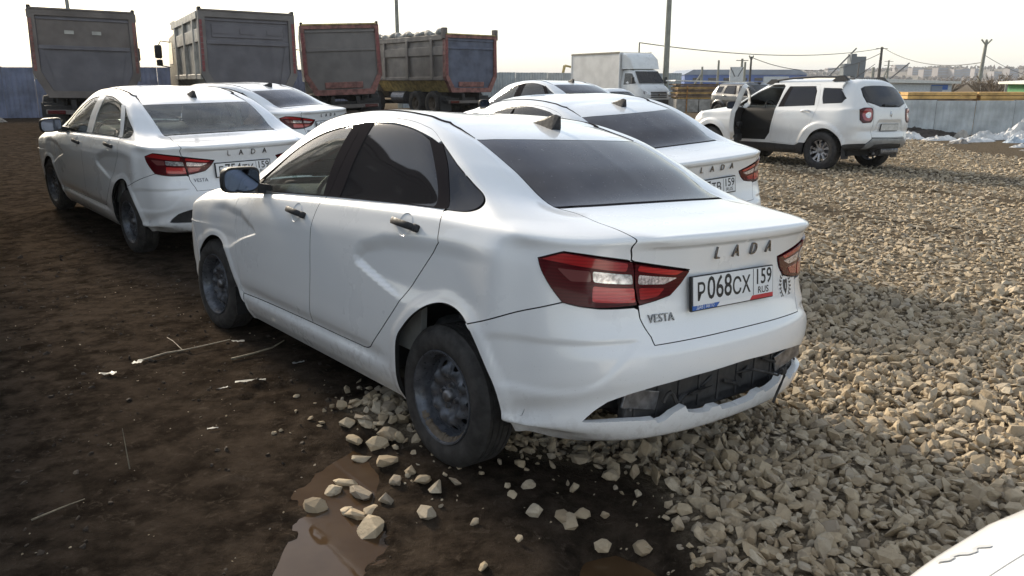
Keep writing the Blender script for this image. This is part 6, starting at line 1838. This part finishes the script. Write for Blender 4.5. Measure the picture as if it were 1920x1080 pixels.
for k in range(14):
    b = MB(); xx = rnd.uniform(-.6, .6); zz = .15 + (1.25 - abs(xx)) * rnd.random(); b.cyl((xx, -.7 + rnd.uniform(-.1, .1), zz), (xx + rnd.uniform(-.3, .3), .8, zz), rnd.uniform(.09, .15), n=10); b.obj('log', M['bark'], lg)

# ---- timber stacks behind the zinc fence
for q, (x0, L, lab) in enumerate(((13.1, 2.3, 'stack of orange planks behind the zinc fence, nearer the SUV'), (15.55, 2.1, 'stack of paler planks behind the zinc fence, next to the green shed'))):
    s_ = empty('timber_stack', (x0, 27.2, 0), label=lab, cat='timber stack', group='timber stacks behind the fence'); rnd = random.Random(q + 3)
    for k in range(11):
        for j in range(2):
            b = MB(); e = rnd.uniform(-.10, .10); b.box((L / 2 + e, j * .62 + rnd.uniform(-.03, .03), .12 + k * .115), (L, .56, .095)); b.obj('plank', M['plank' if (k + q) % 4 else 'plank_old'], s_)
g_ = empty('shed', (17.75, 26.6, 0), label='green shed with a white roof edge at the far right', cat='shed')
b = MB(); b.box((1.4, 1.2, .85), (2.8, 2.4, 1.45)); b.obj('wall', M['green_wall'], g_)
b = MB(); b.prism([(-.25, 1.58), (3.0, 1.75), (3.0, 1.84), (-.25, 1.66)], -.25, 2.6, 'XZ'); b.obj('roof', M['roof_white'], g_)

# ---- low white building behind the SUV
w_ = empty('low_building', (27.5, 58, 0), label='low white flat-roofed building right behind the SUV', cat='building')
b = MB(); b.box((0, 3, .75), (8.0, 6, 1.5)); b.obj('wall', M['wall_pale'], w_)
b = MB(); b.prism([(-4.4, 1.62), (4.4, 1.50), (4.4, 1.66), (-4.4, 1.95)], -.4, 6.4, 'XZ'); b.obj('roof', M['roof_white'], w_)
b = MB(); b.box((2.9, -.03, .75), (.8, .05, 1.2)); b.obj('door', M['roof_grey'], w_)
sg = empty('roadside_sign', (30.6, 58, 0), label='small dark blue sign on a post beside the low white building', cat='sign')
b = MB(); b.box((0, 0, 1.25), (1.2, .06, .34)); b.obj('board', M['blue_print'], sg); b = MB(); b.cyl((0, .06, 0), (0, .06, 1.3), .04); b.obj('post', M['post_steel'], sg)

# ---- blue warehouse
wh = empty('warehouse', (0, 0, 0), label='long blue warehouse with a pale gate, far behind the box truck', cat='warehouse')
wh.location = (57.5, 200, 0)
b = MB(); b.box((0, 10, 1.6), (30, 20, 3.2)); b.obj('wall', M['wall_blue'], wh)
b = MB(); b.prism([(-15.3, 3.2), (-13, 4.4), (13, 4.4), (15.3, 3.2)], -.3, 20.3, 'XZ'); b.obj('roof', M['roof_grey'], wh)
b = MB(); b.box((7.5, -.1, 1.4), (6.2, .2, 2.7)); b.obj('gate', M['wall_pale'], wh)
for k in range(5):
    b = MB(); b.box((-12 + k * 3.8, -.06, 2.1), (2.0, .12, .7)); b.obj('window', M['tint'], wh)
sb = empty('signboard', (far_pt(1380, 150, 70).x, 70, 0), label='white signboard on two slanting legs before the blue warehouse', cat='signboard')
b = MB(); b.box((0, 0, 2.0), (1.15, .08, 1.7)); b.obj('board', M['wall_pale'], sb)
for s in (1, -1):
    b = MB(); b.cyl((s * .55, .1, 0), (s * .45, .1, 2.8), .05); b.obj('leg', M['post_steel'], sb)
    b = MB(); b.cyl((s * .55, -.06, 2.82), (s * .12, -.06, 2.05), .035); b.obj('brace', M['post_steel'], sb)

# ---- batching plant tower
pt = empty('plant_tower', (far_pt(1598, 142, 240).x, 240, 0), label='dark blue-grey batching tower with slanting conveyor on the skyline', cat='tower')
for (x, w, z0, z1, mt) in ((1.5, 3.0, 0, 8.6, 'silo'), (-1.6, 3.4, 3.0, 6.6, 'silo'), (-.6, 1.6, 6.4, 9.4, 'silo'), (-6.0, 2.6, 0, 3.2, 'silo')):
    b = MB(); b.box((x, 0, (z0 + z1) / 2), (w, 3, z1 - z0), .15); b.obj('silo_block', M[mt], pt)
for x in (-3.1, -1.7, -.3):
    b = MB(); b.cyl((x, 0, 0), (x, 0, 3.4), .22, n=8); b.obj('leg', M['silo_frame'], pt)
b = MB(); b.tube([(-9.5, 0, .2), (.4, 0, 11.0)], .22, 6); b.obj('conveyor', M['silo_frame'], pt)
b = MB(); b.tube([(8.6, 0, 0), (15.0, -3, 6.8)], .22, 6); tag(b.obj('boom', M['silo_frame'], loc=pt.location), 'slanting conveyor boom right of the batching tower', 'conveyor')

# ---- poles
def pole(label, px, py_top, dist, r=.11, mat='concrete_pole', arms=0, lean=0.0, brace=False, ins=0, top=None):
    p = far_pt(px, max(py_top, 1), dist); z1 = top if top else p.z
    o = empty('utility_pole', (p.x, dist, 0), label=label, cat='pole', group='poles around the yard')
    b = MB(); b.cyl((-lean, 0, -.1), (0, 0, z1), r * 1.25, r * .8, 10); b.obj('shaft', M[mat], o)
    for k in range(arms):
        b = MB(); b.box((0, 0, z1 - .25 - k * .9), (1.3 + dist * .004, .09, .10)); b.obj('crossarm', M['dark_pole'], o)
    for k in range(ins):
        a = (k - (ins - 1) / 2) * .42
        b = MB(); b.cyl((0, 0, z1 - .55), (a * 1.4, 0, z1 + .12), .07, .10, 8); b.obj('insulator', M['concrete_pole'], o)
    if brace:
        b = MB(); b.cyl((-1.6, 0, -.1), (-.1, 0, z1 * .75), r, r * .8, 8); b.obj('brace', M[mat], o)
    return Vector((p.x, dist, z1))
pole('tall concrete lamp pole rising behind the middle dump trucks', 743, 1, 48, .11, top=9.0)
pole('pale pole rising from behind the far left dump truck', 125, 1, 40, .09, top=8.5)
pole('tall grey concrete pole beside the box truck', 1255, 1, 47.5, .15, top=10.5)
A0 = pole('thin pole showing above the box truck roof', 1199, 80, 75, .07, 'dark_pole')
pole('short leaning pole with a brace before the warehouse', 1317, 125, 82, .12, brace=True)
pole('plain grey pole before the middle of the warehouse', 1348, 113, 90, .13)
pole('grey pole with a top bracket left of two others', 1392, 110, 120, .20, arms=1)
pole('plain pole between the bracketed pole and the dark one', 1397.5, 116, 118, .18)
B0 = pole('dark pole with insulators before the pale warehouse gate', 1409, 106, 112, .15, 'dark_pole', ins=2)
C0 = pole('dark pole carrying the long cables above the SUV', 1654, 88, 130, .22, 'dark_pole', arms=1)
pole('braced lattice-like pole right of the cable pole', 1667, 113, 190, .22, arms=2, brace=True)
pole('thin pole beside the batching tower', 1611, 118, 230, .22, 'dark_pole', arms=1)
pole('short stub pole between tower and cable pole', 1638, 126, 150, .28)
D0 = pole('leaning pole with a crown of insulators on the right skyline', 1850, 76, 95, .20, arms=0, lean=.25, ins=3)
pole('thin pale post on the right, before the bushes', 1888, 152, 60, .09)
E0 = far_pt(1960, 150, 100)
def cable(label, a, b, sag, r=.022):
    pts = [a.lerp(b, k / 24) - Vector((0, 0, sag * 4 * (k / 24) * (1 - k / 24))) for k in range(25)]
    m = MB(); m.tube(pts, r, 5); tag(m.obj('cable', M['cable'], smooth=80), label, 'cable', 'overhead cables')
cable('long sagging cable from the thin pole to the dark cable pole', A0, C0 - Vector((0, 0, .2)), 1.1, .045)
cable('lower cable from the insulator pole to the dark cable pole', B0 - Vector((0, 0, .1)), C0 - Vector((0, 0, .9)), 2.2, .05)
cable('cable dipping from the dark cable pole to the leaning right pole', C0, D0 - Vector((0, 0, 2.4)), 1.3, .045)
cable('upper cable running off the leaning right pole', D0 - Vector((0, 0, 1.6)), E0, .4, .03)

# ---- excavator arm beyond the fence
ex = empty('excavator', (far_pt(1056, 150, 66).x, 66, 0), label='excavator arm poking above the grey fence left of the box truck', cat='excavator')
b = MB(); b.tube([(.9, 0, .5), (-.05, 0, 2.2), (.1, 0, 2.9)], .13, 6); b.obj('boom', M['bed_yellow'], ex)
b = MB(); b.tube([(.1, 0, 2.9), (.75, 0, 2.75)], .09, 6); b.obj('stick', M['bed_yellow'], ex)
b = MB(); b.box((1.3, .4, .75), (2.2, 1.8, 1.1), .1); b.obj('body', M['bed_yellow'], ex)

# ---- heaps of plastic film, soil and rubble
def heap(name, label, cat, x, y, rx, ry, h, mat, seed, amp=.5, rot=0.0, group=None):
    n, m_ = 56, 18; rr = np.random.default_rng(seed); V = []; F = []
    ph = rr.uniform(0, 60)
    for j in range(m_ + 1):
        for i in range(n):
            a = 2 * PI * i / n; t = j / m_
            R = t * (1 + .35 * float(fbm(np.array([math.cos(a) * 1.3 + ph]), np.array([math.sin(a) * 1.3]), 3)[0]) * 2)
            xx, yy = R * rx * math.cos(a), R * ry * math.sin(a)
            k = float(fbm(np.array([xx * 3 / max(rx, .5) + ph]), np.array([yy * 3 / max(ry, .5)]), 4)[0])
            k2 = abs(float(fbm(np.array([xx * 9 + ph]), np.array([yy * 9]), 3)[0]))
            zz = h * (1 - t ** 1.6) * (1 + amp * 2.2 * k) + h * amp * 1.8 * (k2 - .12) * (1 - t ** 3) + (0 if t < 1 else -.05)
            V.append((xx, yy, zz))
    for j in range(m_):
        for i in range(n): F.append((j * n + i, j * n + (i + 1) % n, (j + 1) * n + (i + 1) % n, (j + 1) * n + i))
    me = np_mesh(name, V, F, [M[mat]]); o = add(name, me, loc=(x, y, gz(x, y) - .01), rot=(0, 0, rot))
    return tag(o, label, cat, group)
GRP = 'heaps of plastic film along the zinc fence'
for x, y, rx, ry, h, mt, lab in ((14.9, 22.6, 1.3, .6, .42, 'film', 'largest heap of crumpled white film, at the right edge before the zinc fence'), (11.4, 22.9, .5, .35, .16, 'film', 'small torn white film heap just right of the SUV'),
                                 (12.7, 21.9, .75, .35, .12, 'film', 'flat spread of white film in front of the dark soil bank'), (13.6, 21.5, .4, .25, .14, 'film_blue', 'bluish film scrap between the two white heaps'),
                                 (14.3, 20.4, .8, .35, .10, 'film', 'low white film sheet nearest the gravel'), (12.9, 20.0, .5, .2, .08, 'film', 'thin white film strip on the dark track'), (15.3, 21.5, .35, .25, .18, 'film_blue', 'pale blue film bundle below the largest heap'), (12.0, 22.4, .6, .25, .14, 'film', 'white film ridge between the small heap and the flat spread'), (13.5, 22.6, .9, .3, .20, 'film', 'long white film ridge left of the largest heap'), (11.9, 21.2, .35, .2, .09, 'rubble', 'grey rubbish scraps before the white film ridge'), (14.6, 21.3, .6, .25, .14, 'film', 'white film lump in front of the largest heap'), (12.4, 18.9, .4, .2, .08, 'rubble', 'grey rubbish patch on the dark track nearest the gravel')):
    heap('film_heap', lab, 'plastic heap', x, y, rx, ry, h, mt, int(x * 10 + y), .8, .3, GRP)
heap('soil_bank', 'dark soil bank against the foot of the zinc fence', 'soil bank', 12.0, 23.7, 1.8, .5, .24, 'soil', 3, .4)
heap('sack', 'pale torn sack standing on the dark soil bank', 'sack', 13.15, 23.3, .25, .16, .26, 'concrete', 5, .3)
heap('rubble_heap', 'grey rubble heap at the foot of the blue fence', 'rubble heap', -20.0, 29.2, 1.6, .6, .40, 'rubble', 8, .9)
heap('soil_bank', 'dark low soil ridge before the blue fence at the left edge', 'soil bank', -23.5, 28.2, 4.0, .8, .28, 'soil', 12, .5)
# dark muddy track beyond the crushed stone
# ---- hills, woodland and apartment blocks
def hill_h(x, y):
    t = smooth(180, 520, x) * smooth(560, 900, y)
    return (13 * t + 3 * smooth(-600, 200, x) * smooth(700, 1200, y)) * (1 + .35 * fbm(x / 160, y / 300, 3)) + 1.5 * fbm(x / 60, y / 60, 2) * t
hx = np.linspace(-900, 2200, 120); hy = np.linspace(520, 1700, 50)
HX, HY = np.meshgrid(hx, hy, indexing='ij'); HZ = hill_h(HX, HY) - .6
i0, j0 = np.meshgrid(np.arange(119), np.arange(49), indexing='ij'); q = (i0 * 50 + j0).ravel()
tag(add('hills', fast_mesh('hills', np.stack([HX, HY, HZ], -1).reshape(-1, 3), np.stack([q, q + 50, q + 51, q + 1], 1), [M['hill']], None, True)), kind='structure')
rng = np.random.default_rng(3)
def woodland(name, n, mat, hmean, seed, cond):
    rr = np.random.default_rng(seed); Vs, Fs = [], []; nv = 0
    x = rr.uniform(-500, 1300, n * 3); y = rr.uniform(600, 1250, n * 3)
    k = cond(x, y, rr); x, y = x[k][:n], y[k][:n]
    for kk, (me_, PV, PF) in enumerate(PRO_LO):
        a = np.arange(len(x))[kk::len(PRO_LO)]
        s = rr.uniform(.6, 1.3, len(a)) * hmean
        R = rand_rot(len(a), rr, .25)
        V = np.einsum('nij,vj->nvi', R, PV) * np.stack([s * .9, s * .9, s * 1.5], 1)[:, None, :] + np.stack([x[a], y[a], hill_h(x[a], y[a]) + s * .35], 1)[:, None, :]
        Fs.append((PF[None] + (nv + np.arange(len(a)) * len(PV))[:, None, None]).reshape(-1, 3)); Vs.append(V.reshape(-1, 3)); nv += len(a) * len(PV)
    tag(add(name, fast_mesh(name, np.concatenate(Vs), np.concatenate(Fs), [M[mat]])), kind='stuff')
woodland('woodland', 6500, 'wood_far', 4.6, 4, lambda x, y, r: (fbm(x / 90, y / 60, 3) > -.06) & (hill_h(x, y) > .6))
woodland('conifers', 1500, 'wood_pine', 4.6, 5, lambda x, y, r: (fbm(x / 70 + 9, y / 50, 3) > .10) & (hill_h(x, y) > 1.2))
blk = [(1712, 700, 16, 26), (1738, 690, 12, 22), (1752, 720, 14, 20), (1690, 760, 22, 15), (1775, 730, 14, 18), (1808, 700, 12, 14), (1836, 720, 14, 18), (1893, 690, 26, 20), (1910, 720, 14, 16), (1668, 800, 18, 14), (1640, 900, 26, 16), (1525, 1000, 34, 14), (1560, 1050, 26, 12)]
WORDS = ['tallest pale block', 'narrow block', 'block behind a narrow one', 'wide low block', 'grey block', 'small square block', 'block left of the leaning pole', 'broad block on the ridge', 'block at the right edge', 'low block', 'hazy block', 'wide hazy block', 'farthest hazy block']
for k, (px, dist, w, h) in enumerate(blk):
    x = (px - 960) / 1430 * dist; z = float(hill_h(np.array([x]), np.array([float(dist)]))[0])
    bl = empty('apartment_block', (x, dist, z), label='far ' + WORDS[k] + (' on the wooded hill' if k < 9 else ' low on the horizon'), cat='building', group='far apartment blocks')
    b = MB(); b.box((0, 0, h * .16), (w * .55, 10, h * .32 + 3)); b.obj('wall', M['block_pale' if k % 3 else 'block_dark'], bl)
    b = MB()
    for r in range(3): b.box((0, -5.1, h * .32 + .5 - r * 2.2), (w * .5, .2, .8))
    b.obj('window_band', M['roof_grey'], bl)

# ---- bare bushes before the right-hand hills
def bush(label, x, y, r, h, seed, n=46):
    rr = random.Random(seed); o = empty('bush', (x, y, 0), label=label, cat='bush', group='bare bushes beyond the fence')
    b = MB()
    for k in range(n):
        a = rr.uniform(0, 2 * PI); s = rr.uniform(.2, 1)
        p1 = (r * s * math.cos(a) * .5, r * s * math.sin(a) * .5, h * rr.uniform(.35, .6)); p2 = (r * s * math.cos(a) + rr.uniform(-.2, .2), r * s * math.sin(a), h * rr.uniform(.6, 1.05))
        b.tube([(p1[0] * .1, p1[1] * .1, 0), p1, p2], [.06, .04, .02], 4)
        for q_ in range(4):
            c = Vector(p1).lerp(Vector(p2), rr.random()); d = Vector((rr.uniform(-1, 1), rr.uniform(-1, 1), rr.uniform(.1, 1))) * .16 * h
            b.tube([c, c + d], [.035, .018], 4)
    b.obj('branches', M['dry_brush'], o)
for k, (px, dist, r, h) in enumerate(((1815, 78, 2.6, 2.3), (1855, 84, 2.4, 2.0), (1790, 90, 2.0, 1.7), (1735, 120, 3.0, 2.2))):
    bush(('widest bare bush left of the leaning pole', 'bare bush right of the leaning pole', 'small bare bush left of the widest one', 'low distant bare bush above the plank stack')[k], (px - 960) / 1430 * dist, dist, r, h, k)

# ---- the car whose nose reaches into the bottom right corner
cc = make_sedan('white car corner poking into the bottom right with a grey zigzag mark', car_matrix(2.81, -1.42, .0, R_(121)), None)
def zigzag(parent):
    pts = [(-.045, -.019), (-.020, -.020), (-.0145, -.014), (-.020, -.003), (-.010, .002), (.010, .001), (.022, .007), (.018, .014), (.022, .019), (.046, .021)]
    b = MB(); wd = .0048; L = []; R = []
    for i, p in enumerate(pts):
        a = Vector(pts[max(i - 1, 0)]); c = Vector(pts[min(i + 1, len(pts) - 1)]); d = (c - a).normalized(); nn = Vector((-d.y, d.x)) * wd
        L.append(b.bm.verts.new((p[0] + nn.x, p[1] + nn.y, 0))); R.append(b.bm.verts.new((p[0] - nn.x, p[1] - nn.y, 0)))
    for i in range(len(pts) - 1): b.bm.faces.new((L[i], L[i + 1], R[i + 1], R[i]))
    return b.obj('zigzag_mark', M['grey_print'], parent)
zigzag([c for c in cc.children if c.name.startswith('front_bumper')][0]).matrix_local = frame_on(SED, (5.40, .835), 1, .0026) @ Matrix.Rotation(-1.3, 4, 'Z') @ Matrix.Diagonal((.95, 1.7, 1, 1))
# ------------------------------------------------------------------ hazy air
def haze():
    m = bpy.data.materials.new('hazy_air'); m.use_nodes = True
    n, l = m.node_tree.nodes, m.node_tree.links; n.clear()
    out = n.new('ShaderNodeOutputMaterial'); v = n.new('ShaderNodeVolumePrincipled')
    v.inputs['Color'].default_value = (.90, .92, .96, 1); v.inputs['Density'].default_value = .00035
    l.new(v.outputs[0], out.inputs['Volume'])
    b = MB(); b.box((0, 2200, 33), (8600, 5800, 70)); o = b.obj('haze', m); tag(o, kind='stuff')
haze()
